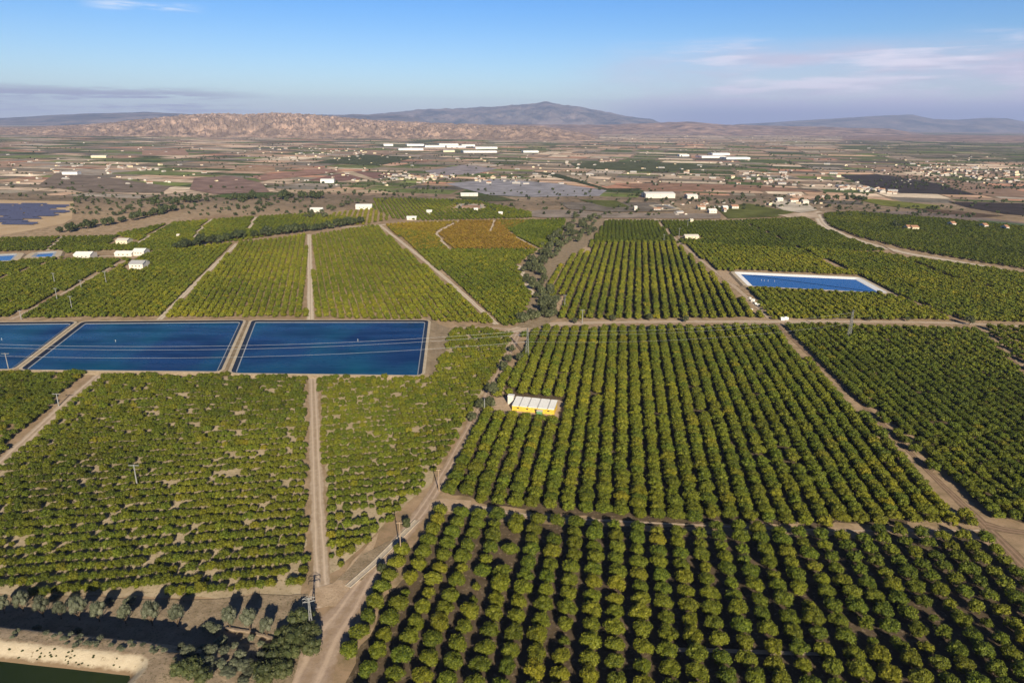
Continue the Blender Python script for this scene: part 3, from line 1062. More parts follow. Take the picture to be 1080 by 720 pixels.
for n in range(34):
    a, b = kq.uniform(190, 296), kq.uniform(668, 716)
    if b > 700 and a > 280 or (a - 190) * .35 > (b - 640):
        continue
    x, y = G(a, b, 2.0)
    tree('shrub', V_BUSH if kq.random() < .3 else V_OLIVE, x, y, kq.uniform(.35, .75), 'scrubby bush on the brown slope right of the pond bank', 'shrub', 'scrub bushes right of the pond bank', hs=kq.uniform(.3, .55), z=max(0, bank_h(x, y)[0] - .3), trunk=False)
for n in range(40):
    a = kq.uniform(2, 190)
    d_ = kq.uniform(4.2, 7.8)
    q = pB + ex * ((a - 136) * .245) + ey * d_
    tree('shrub', V_OLIVE, q.x, q.y, kq.uniform(.18, .34), 'low dry bush on the brown crest of the pond bank', 'shrub', 'low bushes on the bank crest', hs=kq.uniform(.12, .24), z=bank_h(q.x, q.y)[0] - .1, trunk=False)
for n in range(34):
    q = pB + ex * kq.choice([kq.uniform(-32, -3), kq.uniform(-24, -12)]) + ey * kq.uniform(1.2, 3.4)
    tree('weed_tuft', V_BUSH, q.x, q.y, kq.uniform(.09, .17), 'small dark weed tuft on the pale sandy slope above the pond', 'weed', 'weed tufts on the sandy slope', hs=kq.uniform(.08, .14), z=bank_h(q.x, q.y)[0] - .05, trunk=False)
# trees beside the road near the warehouse
rs = [(429, 558, .75, 'tall dark bush on the bend of the dirt road', V_BUSH, 1.25), (403, 606, .8, 'dark bush in the middle of the dirt road edge', V_BUSH, 1.2), (519, 418, .85, 'grey green tree left of the white roofed warehouse', V_RIVER, None), (507, 434, .72, 'round grey green tree left of the roadside pole', V_RIVER, None), (517, 432, .72, 'grey green tree right of the roadside pole', V_RIVER, None), (498, 445, .55, 'small grey green tree on the road edge below the pole', V_RIVER, None), (531, 392, .7, 'grey green tree beside the road above the warehouse', V_RIVER, None), (536, 383, .6, 'dark tree beside the road left of the lattice pylon', V_RIVER, None), (540, 372, .55, 'small dark tree on the road left of the pylon', V_RIVER, None), (548, 382, .6, 'tree at the left end of the middle orchard rows', V_RIVER, None)]
for a, b, s, lab, k, hs in rs:
    x, y = G(a, b)
    tree('roadside_tree', k, x, y, s, lab, 'tree', None, hs=hs, bright=-.1)
for (a, b, s) in [(606, 341.5, .5), (646, 339, .55), (685, 338.5, .6), (723, 340, .55), (1022, 343, .75), (957, 339, .4), (917, 339, .4), (585, 334, .6)]:
    x, y = G(a, b)
    tree('roadside_tree', V_RIVER, x, y, s, 'lone dark tree on the verge of the level dirt road', 'tree', 'lone trees along the level dirt road', bright=-.15)
# corridor of riverside trees
cor = smooth_line([G(*p) for p in [(622, 229), (618, 240), (598, 252), (590, 262), (566, 276), (560, 290), (566, 305), (574, 318), (569, 332), (558, 340)]])
cl_ = dens(cor, 7.0)
for n, (x, y) in enumerate(cl_):
    for k in range(3):
        if random.random() < .28:
            continue
        off = random.uniform(-10, 10) if y < 700 else random.uniform(-20, 20)
        s = random.uniform(.6, 1.1)
        q = (x + off, y + random.uniform(-4, 4))
        if y < 470:
            w_ = 'at the near end of the tree belt by the road fork'
        elif y < 600:
            w_ = 'in the middle of the winding tree belt beside the pale stream bed'
        elif y < 750:
            w_ = 'in the winding tree belt between the striped rows and green block'
        else:
            w_ = 'at the far end of the winding tree belt below the farm road'
        tree('riverside_tree', V_RIVER, q[0], q[1], s, 'grey green tree ' + w_, 'tree', 'trees of the winding belt', hs=s * random.uniform(.7, 1.0))


def belt(pxs, step, kind, name, lab, group, s0, s1, spread):
    L = dens(smooth_line([G(*p) for p in pxs]), step * .72)
    for (x, y) in L:
        s = random.uniform(s0, s1)
        tree(name, kind, x + random.uniform(-spread, spread), y + random.uniform(-spread, spread), s, lab, 'tree', group, hs=s * random.uniform(.7, 1.0))


belt([(190, 263), (215, 259), (245, 254), (285, 249), (320, 245), (350, 241), (382, 236)], 5.6, V_PINE, 'windbreak_tree', 'dark evergreen tree in the long windbreak above the left orchard', 'windbreak trees above the left orchard', 1.1, 1.8, 4)
belt([(66, 246), (90, 241), (110, 238), (135, 233), (160, 228), (185, 222)], 9.0, V_PINE, 'hedgerow_tree', 'dark tree in the hedgerow right of the solar panels', 'hedgerow trees right of the solar panels', 1.0, 1.6, 5)
belt([(170, 217), (200, 214), (235, 212), (270, 211), (300, 210), (340, 209)], 9.0, V_PINE, 'scrubland_tree', 'dark tree on the scrub ridge above the left orchard', 'trees on the scrub ridge', 1.3, 2.2, 16)
belt([(330, 232), (345, 222), (380, 214)], 14.0, V_RIVER, 'farm_tree', 'tree around the hill farm above the windbreak', 'trees around the hill farm', .7, 1.1, 14)
belt([(862, 212), (880, 211), (905, 210), (915, 212)], 10.0, V_PINE, 'village_tree', 'dark tree beside the pale quarry yard', 'trees beside the quarry yard', .9, 1.5, 14)
belt([(660, 212), (700, 213), (740, 212), (800, 214)], 16.0, V_PINE, 'yard_tree', 'dark tree around the blue pool and sheds', 'trees around the sheds', .6, 1.1, 18)

# ------------------------------------------------------------------ BUILDINGS
def gable(name, cx, cy, L, W, he, hr, rz, label, wall='offwhite', roof='white', cat='building', group=None, windows=3, door=True, flat_front=False):
    """gabled shed, ridge along its length"""
    e = empty(name, (cx, cy, 0), rz)
    tag(e, label, cat, group)
    m = MB()
    hl, hw = L / 2, W / 2
    m.quad([(-hl, -hw, 0), (hl, -hw, 0), (hl, -hw, he), (-hl, -hw, he)])
    m.quad([(hl, hw, 0), (-hl, hw, 0), (-hl, hw, he), (hl, hw, he)])
    m.quad([(hl, -hw, 0), (hl, hw, 0), (hl, hw, he), (hl, 0, hr), (hl, -hw, he)])
    m.quad([(-hl, hw, 0), (-hl, -hw, 0), (-hl, -hw, he), (-hl, 0, hr), (-hl, hw, he)])
    m.build('wall', M[wall], e)
    r = MB()
    o, t = .35, .12
    k = (hr - he) / hw
    for s in (-1, 1):
        ye, ze = s * (hw + o), he - k * o
        a = [(-hl - o, ye, ze + .02), (hl + o, ye, ze + .02), (hl + o, 0, hr + .02), (-hl - o, 0, hr + .02)]
        b = [(p[0], p[1], p[2] + t) for p in a]
        if s > 0:
            a, b = a[::-1], b[::-1]
        r.quad(b)
        r.quad(a[::-1])
        for i in range(4):
            if i == (2 if s < 0 else 0):
                continue
            j = (i + 1) % 4
            r.quad([a[i], a[j], b[j], b[i]])
    r.build('roof', M[roof], e)
    for i in range(windows):
        q = MB()
        x = -hl + L * (i + 1) / (windows + 1)
        q.box((x, -hw - .02, he * .6), (1.2, .08, .8))
        q.build('window', M['dark'], e)
    if door:
        q = MB()
        q.box((-hl - .02, 0, he * .42), (.08, min(3, W * .5), he * .8))
        q.build('door', M['dark'], e)
    return e


# the warehouse with white roof and yellow walls
x0, y0 = G(540, 433)
x1, y1 = G(584.5, 437.5)
rz = math.atan2(y1 - y0, x1 - x0)
L = math.hypot(x1 - x0, y1 - y0)
dirx, diry = Vector((math.cos(rz), math.sin(rz))), Vector((-math.sin(rz), math.cos(rz)))
W = 8.0
c = Vector((x0, y0)) + dirx * L / 2 + diry * W / 2
e = empty('warehouse', (c.x, c.y, 0), rz)
tag(e, 'white roofed warehouse with yellow front wall beside the dirt road', 'warehouse')
hl, hw, hf, hb = L / 2, W / 2, 2.6, 3.4
m = MB()
m.quad([(-hl, -hw, 0), (hl, -hw, 0), (hl, -hw, hf), (-hl, -hw, hf)], 0)
m.quad([(hl, -hw, 0), (hl, hw, 0), (hl, hw, hb), (hl, -hw, hf)], 0)
m.quad([(hl, hw, 0), (-hl, hw, 0), (-hl, hw, hb), (hl, hw, hb)], 0)
m.build('wall', M['yellow'], e)
m = MB()
m.quad([(-hl, hw, 0), (-hl, -hw, 0), (-hl, -hw, hf), (-hl, hw, hb)])
m.build('end_wall', M['offwhite'], e)
n = 4.4
b0 = [0, .175, .375, .60, .83, 1.0]
for i in range(5):
    m = MB()
    a, b = -hl - .2 + (L + .4) * b0[i] + .3, -hl - .2 + (L + .4) * b0[i + 1] - .3
    k = (hb - hf) / W
    p = [(a, -hw - .4, hf - k * .4), (b, -hw - .4, hf - k * .4), (b, hw + .3, hb + k * .3), (a, hw + .3, hb + k * .3)]
    t = [(q[0], q[1], q[2] + .22) for q in p]
    m.quad(t)
    m.quad(p[::-1])
    for j in range(4):
        m.quad([p[j], p[(j + 1) % 4], t[(j + 1) % 4], t[j]])
    m.build('roof_panel', M['white'], e)
m = MB()
k = (hb - hf) / W
m.quad([(-hl - .1, -hw - .2, hf - k * .2 + .05), (hl + .1, -hw - .2, hf - k * .2 + .05), (hl + .1, hw + .1, hb + k * .1 + .05), (-hl - .1, hw + .1, hb + k * .1 + .05)])
m.build('roof_deck', M['greysheet'], e)
m = MB()
m.box((-hl - .03, -hw + 4.6, 1.25), (.1, 5.0, 2.4))
m.build('door', M['dark'], e)
for fx in (-.72, -.28, .12, .72):
    m = MB()
    m.box((hl * fx, -hw - .03, 1.6), (1.0, .1, .5))
    m.build('window', M['dark'], e)
q = e.matrix_basis
p = Vector((c.x, c.y)) + dirx * (-hl - 2.2) + diry * (hw - .4)
m = MB()
m.box((0, 0, 2.0), (2.6, 2.2, 4.0))
m.box((0, 0, 4.1), (2.9, 2.5, .2), 0, 1)
o = m.build('water_tank', [M['offwhite'], M['white']])
o.location = (p.x, p.y, 0)
o.rotation_euler = (0, 0, rz)
tag(o, 'white square tank tower at the back left corner of the warehouse', 'tank')
p = Vector((c.x, c.y)) + dirx * (hl * .34) + diry * (-hw - 1.3)
e = empty('generator_box', (p.x, p.y, 0), rz)
tag(e, 'pale green metal box against the yellow warehouse wall', 'cabinet')
m = MB(); m.box((0, 0, .95), (2.4, 1.6, 1.9)); m.build('cabinet', M['greenbox'], e)
m = MB(); m.box((0, 0, 1.97), (2.7, 1.9, .12)); m.build('lid', M['offwhite'], e)


def shed_px(name, xa, xb, yb, depth, he, hr, label, wall='offwhite', roof='white', group=None, skew=0.0, windows=3, cat='shed'):
    a, b = G(xa, yb), G(xb, yb + skew)
    rz = math.atan2(b[1] - a[1], b[0] - a[0])
    L = math.dist(a, b)
    cx, cy = (a[0] + b[0]) / 2 - math.sin(rz) * depth / 2, (a[1] + b[1]) / 2 + math.cos(rz) * depth / 2
    PADS.append([G(xa - 1, yb + .6), G(xb + 1, yb + .6), (b[0] - math.sin(rz) * depth, b[1] + depth), (a[0] - math.sin(rz) * depth, a[1] + depth)])
    return gable(name, cx, cy, L, depth, he, hr, rz, label, wall, roof, cat, group, windows)


shed_px('farm_shed', 78, 95.5, 273.5, 12, 4, 6, 'long white shed with flat pale roof, leftmost of the left farm', skew=0)
shed_px('farm_shed', 121, 139, 270.6, 9, 3, 4.5, 'low white shed behind the tracks of the left farm', wall='offwhite')
shed_px('farm_shed', 140, 152, 269.8, 12, 4, 6, 'white shed at the top end of the diagonal track')
shed_px('farm_shed', 136.5, 151, 284, 13, 4.5, 6.5, 'grey roofed white shed standing alone below the left farm', roof='greysheet')
shed_px('farmhouse', 122.5, 134.5, 259, 12, 5, 6.5, 'cream two storey farmhouse in the left orchard', wall='cream', roof='offwhite', cat='house')
shed_px('hut', 186.5, 189, 251, 4, 3, 4, 'tiny cream hut in the green left orchard', wall='cream', roof='offwhite', windows=1, cat='hut')
shed_px('farm_shed', 722.5, 737, 252.6, 9, 3.5, 5, 'cream shed beside the diagonal track in the dark orchard', wall='cream', roof='offwhite')
shed_px('hut', 728, 731, 236, 6, 5, 6, 'tall cream hut in the dark orchard below the farm road', wall='cream', roof='offwhite', windows=1, cat='hut')
shed_px('packing_hall', 681, 712, 209, 30, 7, 9, 'big white packing hall above the blue pool', roof='white')
shed_px('packing_hall', 725, 736, 209.6, 18, 5, 7, 'smaller white hall right of the big packing hall')
shed_px('farm_shed', 500, 504, 223, 8, 3, 4.5, 'small white shed below the blue hill pond', windows=1)
shed_px('farm_shed', 429, 439, 232, 8, 3, 4.5, 'low white shed on the farm road edge', windows=2)
shed_px('farm_shed', 450, 455.5, 226, 9, 4, 5.5, 'white shed in the green hill rows', windows=1)
shed_px('farmhouse', 486, 504, 207.5, 14, 4, 6, 'long pale house above the blue hill pond', cat='house')
shed_px('farmhouse', 375, 392, 221, 14, 4.5, 7, 'long white house of the hill farm', cat='house')
shed_px('farmhouse', 327, 340, 224, 12, 4, 6, 'white house left of the hill farm', cat='house')
shed_px('farm_shed', 526, 530, 227, 8, 3, 4.5, 'white shed above the farm road right of the pond', windows=1)
shed_px('farmhouse', 957, 961, 243, 9, 4, 6, 'cream house among dark trees in the right orchard', wall='cream', roof='terracotta', cat='house', windows=2)
shed_px('farmhouse', 962, 969, 243.4, 10, 4, 6, 'wider cream house right of the dark trees in the right orchard', wall='cream', roof='terracotta', cat='house', windows=2)
shed_px('hut', 669, 672, 222.6, 5, 6, 7, 'narrow white tower hut left of the blue pool', windows=1, cat='hut')
for n, (a, b, y, lab) in enumerate([(772, 779, 220.5, 'white house right of the sheds'), (763, 768, 221.5, 'small white house beside the sheds'), (763.5, 766, 224, 'white hut in the yellow green field'), (736, 744, 221, 'dark roofed yard building'), (748, 756, 225, 'low building at the yard edge'), (820, 826, 212.5, 'white house at the top of the quarry yard'), (834, 842, 213.5, 'second white house at the top of the quarry yard'), (847, 853, 215, 'third white house at the quarry yard'), (1004, 1008, 239, 'white house at the green field corner'), (1038, 1042, 241, 'house on the field edge at far right'), (1061, 1064, 243, 'tall pale house on the field edge at far right')]):
    shed_px('farmhouse', a, b, y, 10, 4, 6, lab, cat='house', windows=2, roof=random.choice(['white', 'offwhite', 'terracotta']))


# ------------------------------------------------------------------ POLES, PYLONS, CABLES
def pole(px_, py_, h, kind, label, arm=2.2, rz=0.0, group=None):
    x, y = G(px_, py_)
    e = empty('power_pole', (x, y, 0), rz)
    tag(e, label, 'power pole', group)
    m = MB()
    mat = M['wood'] if kind == 'wood' else M['galv']
    m.tube((0, 0, -.2), (0, 0, h), .19 if kind == 'wood' else .26, .12 if kind == 'wood' else .16, 8)
    m.build('post', mat, e)
    if arm:
        m = MB()
        m.box((0, 0, h - .35), (arm * 2, .22, .22))
        m.build('crossarm', mat, e)
        for s in (-.9, 0, .9):
            m = MB()
            m.tube((s * arm, 0, h - .24 if s else h), (s * arm, 0, h + .3), .1, .07, 6)
            m.build('insulator', M['dark'], e)
    return e


pole(145, 513, 8.5, 'steel', 'grey T topped power pole standing in the left orchard rows', 1.8)
pole(62, 428, 6.0, 'steel', 'grey T topped pole beside the left dirt track', 1.8)
pole(9, 389, 8.5, 'steel', 'grey T topped pole at the left edge in front of the reservoir', 2.0)
pole(423, 588, 12.0, 'wood', 'tall wooden pole on the bend of the dirt road', .9)
pole(463, 518, 8.5, 'wood', 'wooden pole beside the dirt road near the bare patch', .8)
pole(511, 436, 7.0, 'steel', 'slim pale pole between two grey green trees by the warehouse', 0)
for a, b, h, lab in [(58, 300, 9, 'pale T topped pole, highest of the left orchard'), (60.5, 317, 9, 'pole in the left orchard below the highest one'), (86, 305, 7, 'short pole beside the diagonal track'), (112.5, 301, 11, 'tall pale pole right of the diagonal track'), (76, 326, 9, 'pale pole below the diagonal track'), (22.5, 337, 6, 'short pole at the lower end of the diagonal track'), (156, 284, 8, 'pole right of the grey roofed shed'), (595.5, 326, 10, 'pole at the left end of the striped rows'), (614, 341, 9, 'pole on the level dirt road near the fork'), (716, 251, 11, 'pole beside the cream shed in the dark orchard'), (700, 256, 9, 'pole at the top of the striped rows'), (725, 240, 10, 'pole in the dark orchard above the cream shed')]:
    pole(a, b, h, 'steel', lab, 1.4)


def lattice(x, y, h, label, rz=1.4, w=1.9, name='lattice_pylon', arms=((.98, 1.6), (.80, 2.2), (.62, 2.4)), r=.075):
    e = empty(name, (x, y, 0), rz)
    tag(e, label, 'pylon')
    m = MB()
    nseg = max(5, int(h / 1.8))

    def wd(t):
        return w / 2 * (1 - t * .72)
    for sx in (-1, 1):
        for sy in (-1, 1):
            m.tube((sx * wd(0), sy * wd(0), -.2), (sx * wd(1), sy * wd(1), h), r, r * .8, 5)
    m.build('tower_leg', M['galv'], e)
    m = MB()
    for i in range(nseg):
        t0, t1 = i / nseg, (i + 1) / nseg
        a, b = wd(t0), wd(t1)
        for (p, q) in (((-1, -1), (1, -1)), ((1, -1), (1, 1)), ((1, 1), (-1, 1)), ((-1, 1), (-1, -1))):
            m.tube((p[0] * a, p[1] * a, t0 * h), (q[0] * b, q[1] * b, t1 * h), r * .6, r * .6, 4)
            m.tube((q[0] * a, q[1] * a, t0 * h), (p[0] * b, p[1] * b, t1 * h), r * .6, r * .6, 4)
            m.tube((p[0] * b, p[1] * b, t1 * h), (q[0] * b, q[1] * b, t1 * h), r * .5, r * .5, 4)
    m.build('bracing', M['galv'], e)
    for (t, al) in arms:
        m = MB()
        for s in (-1, 1):
            for q in (-1, 1):
                m.tube((0, q * wd(t), t * h), (s * al, 0, t * h), r * .8, r * .6, 4)
            m.tube((s * wd(t), 0, t * h + .7), (s * al, 0, t * h), r * .7, r * .6, 4)
        m.build('crossarm', M['galv'], e)
        for s in (-1, 1):
            m = MB()
            m.tube((s * al, 0, t * h), (s * al, 0, t * h - .6), .09, .09, 6)
            m.build('insulator', M['dark'], e)
    return e


xa, ya = G(329, 668)
lattice(xa, ya, 10.5, 'pale grey lattice pole with short crossarms above dark bushes at the road', .3, .95, 'lattice_pole', ((.99, 1.5), (.90, 1.5)), .085)
xb, yb = G(556, 377)
lattice(xb, yb, 16.5, 'tall steel lattice pylon at the left end of the middle rows', 1.5)
xc, yc = G(895, 357)
lattice(xc, yc, 17.5, 'tall steel lattice pylon in the right orchard below the level road', 1.5)
xd, yd = G(-180, 384)
xd, yd = xb - (xc - xb) * 1.9, yb - (yc - yb) * 1.0 + 20


def cable(a, b, sag, r=.055, label='', n=36):
    m = MB()
    a, b = Vector(a), Vector(b)
    L = []
    for i in range(n + 1):
        t = i / n
        p = a.lerp(b, t)
        p.z -= 4 * sag * t * (1 - t)
        L.append(p)
    for i in range(n):
        m.tube(L[i], L[i + 1], r, r, 5, cap=False)
    o = m.build('power_cable', M['wire'])
    tag(o, label, 'cable', 'overhead power cables')


lattice(xd, yd, 17, 'steel lattice pylon beyond the left edge carrying the reservoir cables', 1.5)
for k, (o_, z_, nm) in enumerate([(-1.6, .98, 'upper'), (2.2, .80, 'middle'), (-2.4, .62, 'lowest')]):
    oy = o_
    cable((xd, yd + oy * .9, 17 * z_ - .6), (xb, yb + oy * .9, 16.5 * z_ - .6), 7.5, .04, f'{nm} overhead cable sagging across the blue reservoirs')
    cable((xb, yb + oy * .9, 16.5 * z_ - .6), (xc, yc + oy * .9, 17.5 * z_ - .6), 4.0, .02, f'{nm} overhead cable between the two orchard pylons')

# ------------------------------------------------------------------ SMALL THINGS
# concrete channel along the dirt road
chp = [G(*p) for p in [(367, 619), (393, 596), (418, 571), (440, 549)]]
m = MB()
L = dens(chp, 3.0)
for i in range(len(L) - 1):
    a, b = L[i], L[i + 1]
    d = math.dist(a, b)
    for s in (-.8, .8):
        nx, ny = (b[1] - a[1]) / d * s, -(b[0] - a[0]) / d * s
        m.box(((a[0] + b[0]) / 2 + nx, (a[1] + b[1]) / 2 + ny, .22), (d, .2, .3), math.atan2(b[1] - a[1], b[0] - a[0]))
    m.box(((a[0] + b[0]) / 2, (a[1] + b[1]) / 2, .12), (d, 1.5, .1), math.atan2(b[1] - a[1], b[0] - a[0]))
tag(m.build('irrigation_channel', M['concrete']), 'pale concrete irrigation channel along the left side of the dirt road', 'channel')
# low stone wall below the hedge rows
for pxs, lab in (([(238, 664), (262, 667), (290, 675)], 'low terrace wall under the last olive trees'),):
    L = dens([G(*p) for p in pxs], 1.2)
    m = MB()
    for i in range(len(L) - 1):
        a, b = L[i], L[i + 1]
        m.box(((a[0] + b[0]) / 2, (a[1] + b[1]) / 2, .35), (math.dist(a, b) * .98, .5 + random.uniform(-.06, .1), .8 + random.uniform(-.15, .15)), math.atan2(b[1] - a[1], b[0] - a[0]) + random.uniform(-.05, .05))
    tag(m.build('stone_wall', M['stone']), lab, 'wall')


def crate(x, y, s, rz, label, group):
    e = empty('fruit_bin', (x, y, 0), rz)
    tag(e, label, 'bin', group)
    m = MB()
    w, d, h, t = 1.6 * s, 1.2 * s, 1.1 * s, .06
    m.box((0, -d / 2, h / 2 + .12), (w, t, h)); m.box((0, d / 2, h / 2 + .12), (w, t, h))
    m.box((-w / 2 + t / 2 + .003, 0, h / 2 + .12), (t, d - t, h)); m.box((w / 2 - t / 2 - .003, 0, h / 2 + .12), (t, d - t, h))
    m.build('side', M['white'], e)
    m = MB()
    m.box((0, 0, .06), (w * .96, d * .96, .12))
    m.build('pallet', M['wood'], e)
    return e


for (a, b, s) in [(794, 318, 1.5), (797, 321, 1.2), (800, 323, 1.4), (805, 326, 1.0), (812, 332, 1.1), (791, 315, .9), (793, 327, .8)]:
    x, y = G(a, b)
    crate(x, y, s, random.uniform(0, 1.5), 'white fruit bin on the diagonal track below the blue pool', 'white bins on the diagonal track')
for (a, b, lab) in [(825, 337.5, 'white bin left of the pair at the road crossing'), (829, 337, 'white bin right of the pair at the road crossing')]:
    x, y = G(a, b)
    crate(x, y, 1.5, .1, lab, None)
# floats on the water
for (a, b, lab) in [(122, 360.5, 'small white float on the middle reservoir'), (377.5, 359.5, 'small white float on the right reservoir'), (2, 358.6, 'small white float on the left reservoir'), (803, 296, 'white float on the right pool, leftmost'), (806, 296.4, 'white float on the right pool, second'), (810, 296.6, 'white float on the right pool, third'), (817, 297, 'white float on the right pool, apart from the others')]:
    x, y = G(a, b)
    bm = bmesh.new()
    bmesh.ops.create_uvsphere(bm, u_segments=12, v_segments=8, radius=.28)
    for v in bm.verts:
        v.co.z *= .6
    bmesh.ops.create_cone(bm, segments=8, radius1=.1, radius2=.07, depth=.6, cap_ends=True, matrix=__import__('mathutils').Matrix.Translation((0, 0, .75)))
    me = bpy.data.meshes.new('float')
    bm.to_mesh(me); bm.free()
    o = mesh_obj('water_float', me, M['white'])
    o.location = (x, y, 0.3 if a < 500 else 0.25)
    tag(o, lab, 'float')

# solar park
sp = [G(*p) for p in [(-160, 216), (0, 215.5), (70, 216), (73, 222), (68, 232), (40, 237), (0, 240), (-160, 244)]]
sheet('solar_park_ground', [G(*p) for p in [(-170, 211), (0, 211), (76, 212.5), (78, 222), (74, 231), (68, 236), (30, 243), (0, 249), (-170, 252)]], speckled('solar park soil', (0.42, 0.30, 0.18), (0.52, 0.39, 0.25), .02), .06, 6, 30)
m0, m1 = MB(), MB()
m0.quad([(-19, -1.6, .9), (19, -1.6, .9), (19, 1.6, 2.3), (-19, 1.6, 2.3)])
m0.quad([(-19, 1.6, 2.22), (19, 1.6, 2.22), (19, -1.6, .82), (-19, -1.6, .82)])
for i in range(8):
    m1.tube((-17 + i * 4.86, .3, 0), (-17 + i * 4.86, .3, 1.6), .08, .08, 5)
pm, lm = m0.mesh('panel', M['panel']), m1.mesh('legs', M['steel'])
P = np.array(sp)
yy = P[:, 1].min()
cnt = 0
spts = []
while yy < P[:, 1].max():
    xx = P[:, 0].min() + random.uniform(0, 20)
    while xx < P[:, 0].max():
        if random.random() > .05 and inpoly(np.array([xx - 15, xx + 15]), np.array([yy, yy]), sp).all():
            a, b = PX(xx, yy, 2)
            spts.append((xx, yy))
        xx += 41
    yy += 8.5
vis = [q for q in spts if -8 < PX(q[0], q[1], 2)[0] < 1088]
print('solar tables', len(spts), 'visible', len(vis))
vis.sort(key=lambda q: q[1])
for (xx, yy) in vis[:300]:
    e = empty('solar_table', (xx, yy, 0), 0)
    tag(e, 'long tilted table of dark blue solar panels in the left solar park', 'solar panel', 'tables of the solar park')
    link(bpy.data.objects.new('panel', pm), e)
    link(bpy.data.objects.new('legs', lm), e)
if len(vis) > 300:
    bmm = MB()
    for (xx, yy) in vis[300:]:
        bmm.quad([(xx - 19, yy - 1.6, .9), (xx + 19, yy - 1.6, .9), (xx + 19, yy + 1.6, 2.3), (xx - 19, yy + 1.6, 2.3)])
    tag(bmm.build('solar_tables', M['panel']), 'farther tables of the left solar park', 'solar panel', kind='stuff')

# ------------------------------------------------------------------ FAR FIELDS
PAL = [((0.30, 0.205, 0.145), .3), ((0.235, 0.165, 0.12), .4), ((0.19, 0.135, 0.10), .5), ((0.33, 0.255, 0.19), .3), ((0.115, 0.095, 0.07), .5), ((0.060, 0.078, 0.026), .6), ((0.045, 0.062, 0.020), .6), ((0.080, 0.095, 0.032), .6), ((0.10, 0.12, 0.036), .4), ((0.07, 0.085, 0.03), .5), ((0.15, 0.13, 0.10), .7), ((0.21, 0.18, 0.15), .4), ((0.26, 0.14, 0.095), .2), ((0.05, 0.07, 0.022), .5), ((0.30, 0.20, 0.135), .2), ((0.10, 0.09, 0.075), .9), ((0.40, 0.33, 0.25), .2)]
fv, ff, fc = [], [], []
fa = math.radians(14)
fx, fy = Vector((math.cos(fa), -math.sin(fa))), Vector((math.sin(fa), math.cos(fa)))
EDGES = []


def subdivide(u0, v0, u1, v1, r):
    w, d = u1 - u0, v1 - v0
    cxx = fx * ((u0 + u1) / 2) + fy * ((v0 + v1) / 2)
    dd = cxx.length
    tgt = 48 + dd * .017
    if max(w / 1.7, d) > tgt * r.uniform(.7, 1.8):
        k = r.uniform(.36, .64)
        if w / 1.7 > d:
            subdivide(u0, v0, u0 + w * k, v1, r)
            subdivide(u0 + w * k, v0, u1, v1, r)
        else:
            subdivide(u0, v0, u1, v0 + d * k, r)
            subdivide(u0, v0 + d * k, u1, v1, r)
        return
    if cxx.y < 1150 or cxx.y > 15000 or abs(cxx.x) > cxx.y * 1.1 + 300:
        return
    a, b = PX(cxx.x, cxx.y, 0)
    if b > 206 + (8 if a < 300 else 0) - (0 if a < 860 else -8):
        return
    gp = 2.5 + dd * .001
    c, al = r.choice(PAL)
    if a > 900 and b < 172:
        c = tuple(q * .8 for q in r.choice(PAL[3:11])[0]); al = 1
    elif b < 150 and a > 500:
        c = r.choice([PAL[0], PAL[3], PAL[2], PAL[10], PAL[11]])[0]
    k = r.uniform(.6, 1.3)
    n = len(fv)
    z = .03 + dd * 2.5e-5
    j = lambda: r.uniform(-.04, .04)
    for (uu, vv) in ((u0 + gp + j() * w, v0 + gp + j() * d), (u1 - gp + j() * w, v0 + gp + j() * d), (u1 - gp + j() * w, v1 - gp + j() * d), (u0 + gp + j() * w, v1 - gp + j() * d)):
        q = fx * uu + fy * vv
        fv.append((q.x, q.y, z))
    ff.append((n, n + 1, n + 2, n + 3))
    k *= 1.8
    fc.append((c[0] * k, c[1] * k, c[2] * k, al * .7))
    EDGES.append((fv[n][:2], fv[n + 1][:2], fv[n + 2][:2], fv[n + 3][:2]))


subdivide(-14000, 500, 14000, 16500, random.Random(3))
# fields that stand out in the photo (pixel outline -> plan)
ZF = [.5]


def field(pxs, c, al=.1):
    ZF[0] += .012
    n = len(fv)
    for p in pxs:
        x, y = G(*p)
        fv.append((x, y, ZF[0]))
    ff.append(tuple(range(n, n + len(pxs))))
    fc.append((*c, al))


field([(470, 194), (520, 189), (590, 194), (640, 201), (632, 207), (560, 208), (515, 206)], (0.27, 0.26, 0.285), 0)
field([(445, 181), (490, 174), (525, 178), (500, 184), (470, 185)], (0.27, 0.24, 0.25), 0)
field([(595, 186), (615, 185.5), (650, 194), (640, 197)], (0.38, 0.30, 0.22), 0)
field([(562, 181), (590, 184), (640, 199), (680, 199), (665, 203), (645, 202)], (0.055, 0.065, 0.03), .5)
field([(650, 195), (700, 193), (800, 196), (870, 203), (760, 201), (680, 200)], (0.27, 0.165, 0.115), .1)
field([(885, 185), (925, 184), (990, 194), (1028, 206), (950, 204), (910, 195)], (0.05, 0.042, 0.04), .1)
field([(930, 184), (965, 185), (1020, 192), (1085, 203), (1085, 209), (1030, 206), (990, 193)], (0.27, 0.185, 0.135), .05)
field([(1000, 213), (1085, 215), (1085, 228), (1060, 226), (1020, 219)], (0.05, 0.04, 0.038), .1)
field([(920, 210), (960, 214), (990, 217), (992, 221), (960, 220), (930, 217), (905, 211)], (0.16, 0.17, 0.035), .3)
field([(870, 224), (960, 223), (1030, 229), (1085, 236), (1085, 240), (1000, 231), (900, 223)], (0.20, 0.16, 0.14), .3)
field([(1030, 232), (1085, 237), (1085, 249), (1055, 246)], (0.10, 0.14, 0.075), .05)
field([(960, 220), (1000, 222), (1060, 228), (1030, 230), (985, 224)], (0.11, 0.075, 0.05), .4)
field([(755, 219), (790, 215), (820, 221), (845, 222), (820, 229), (768, 231)], (0.11, 0.12, 0.03), .4)
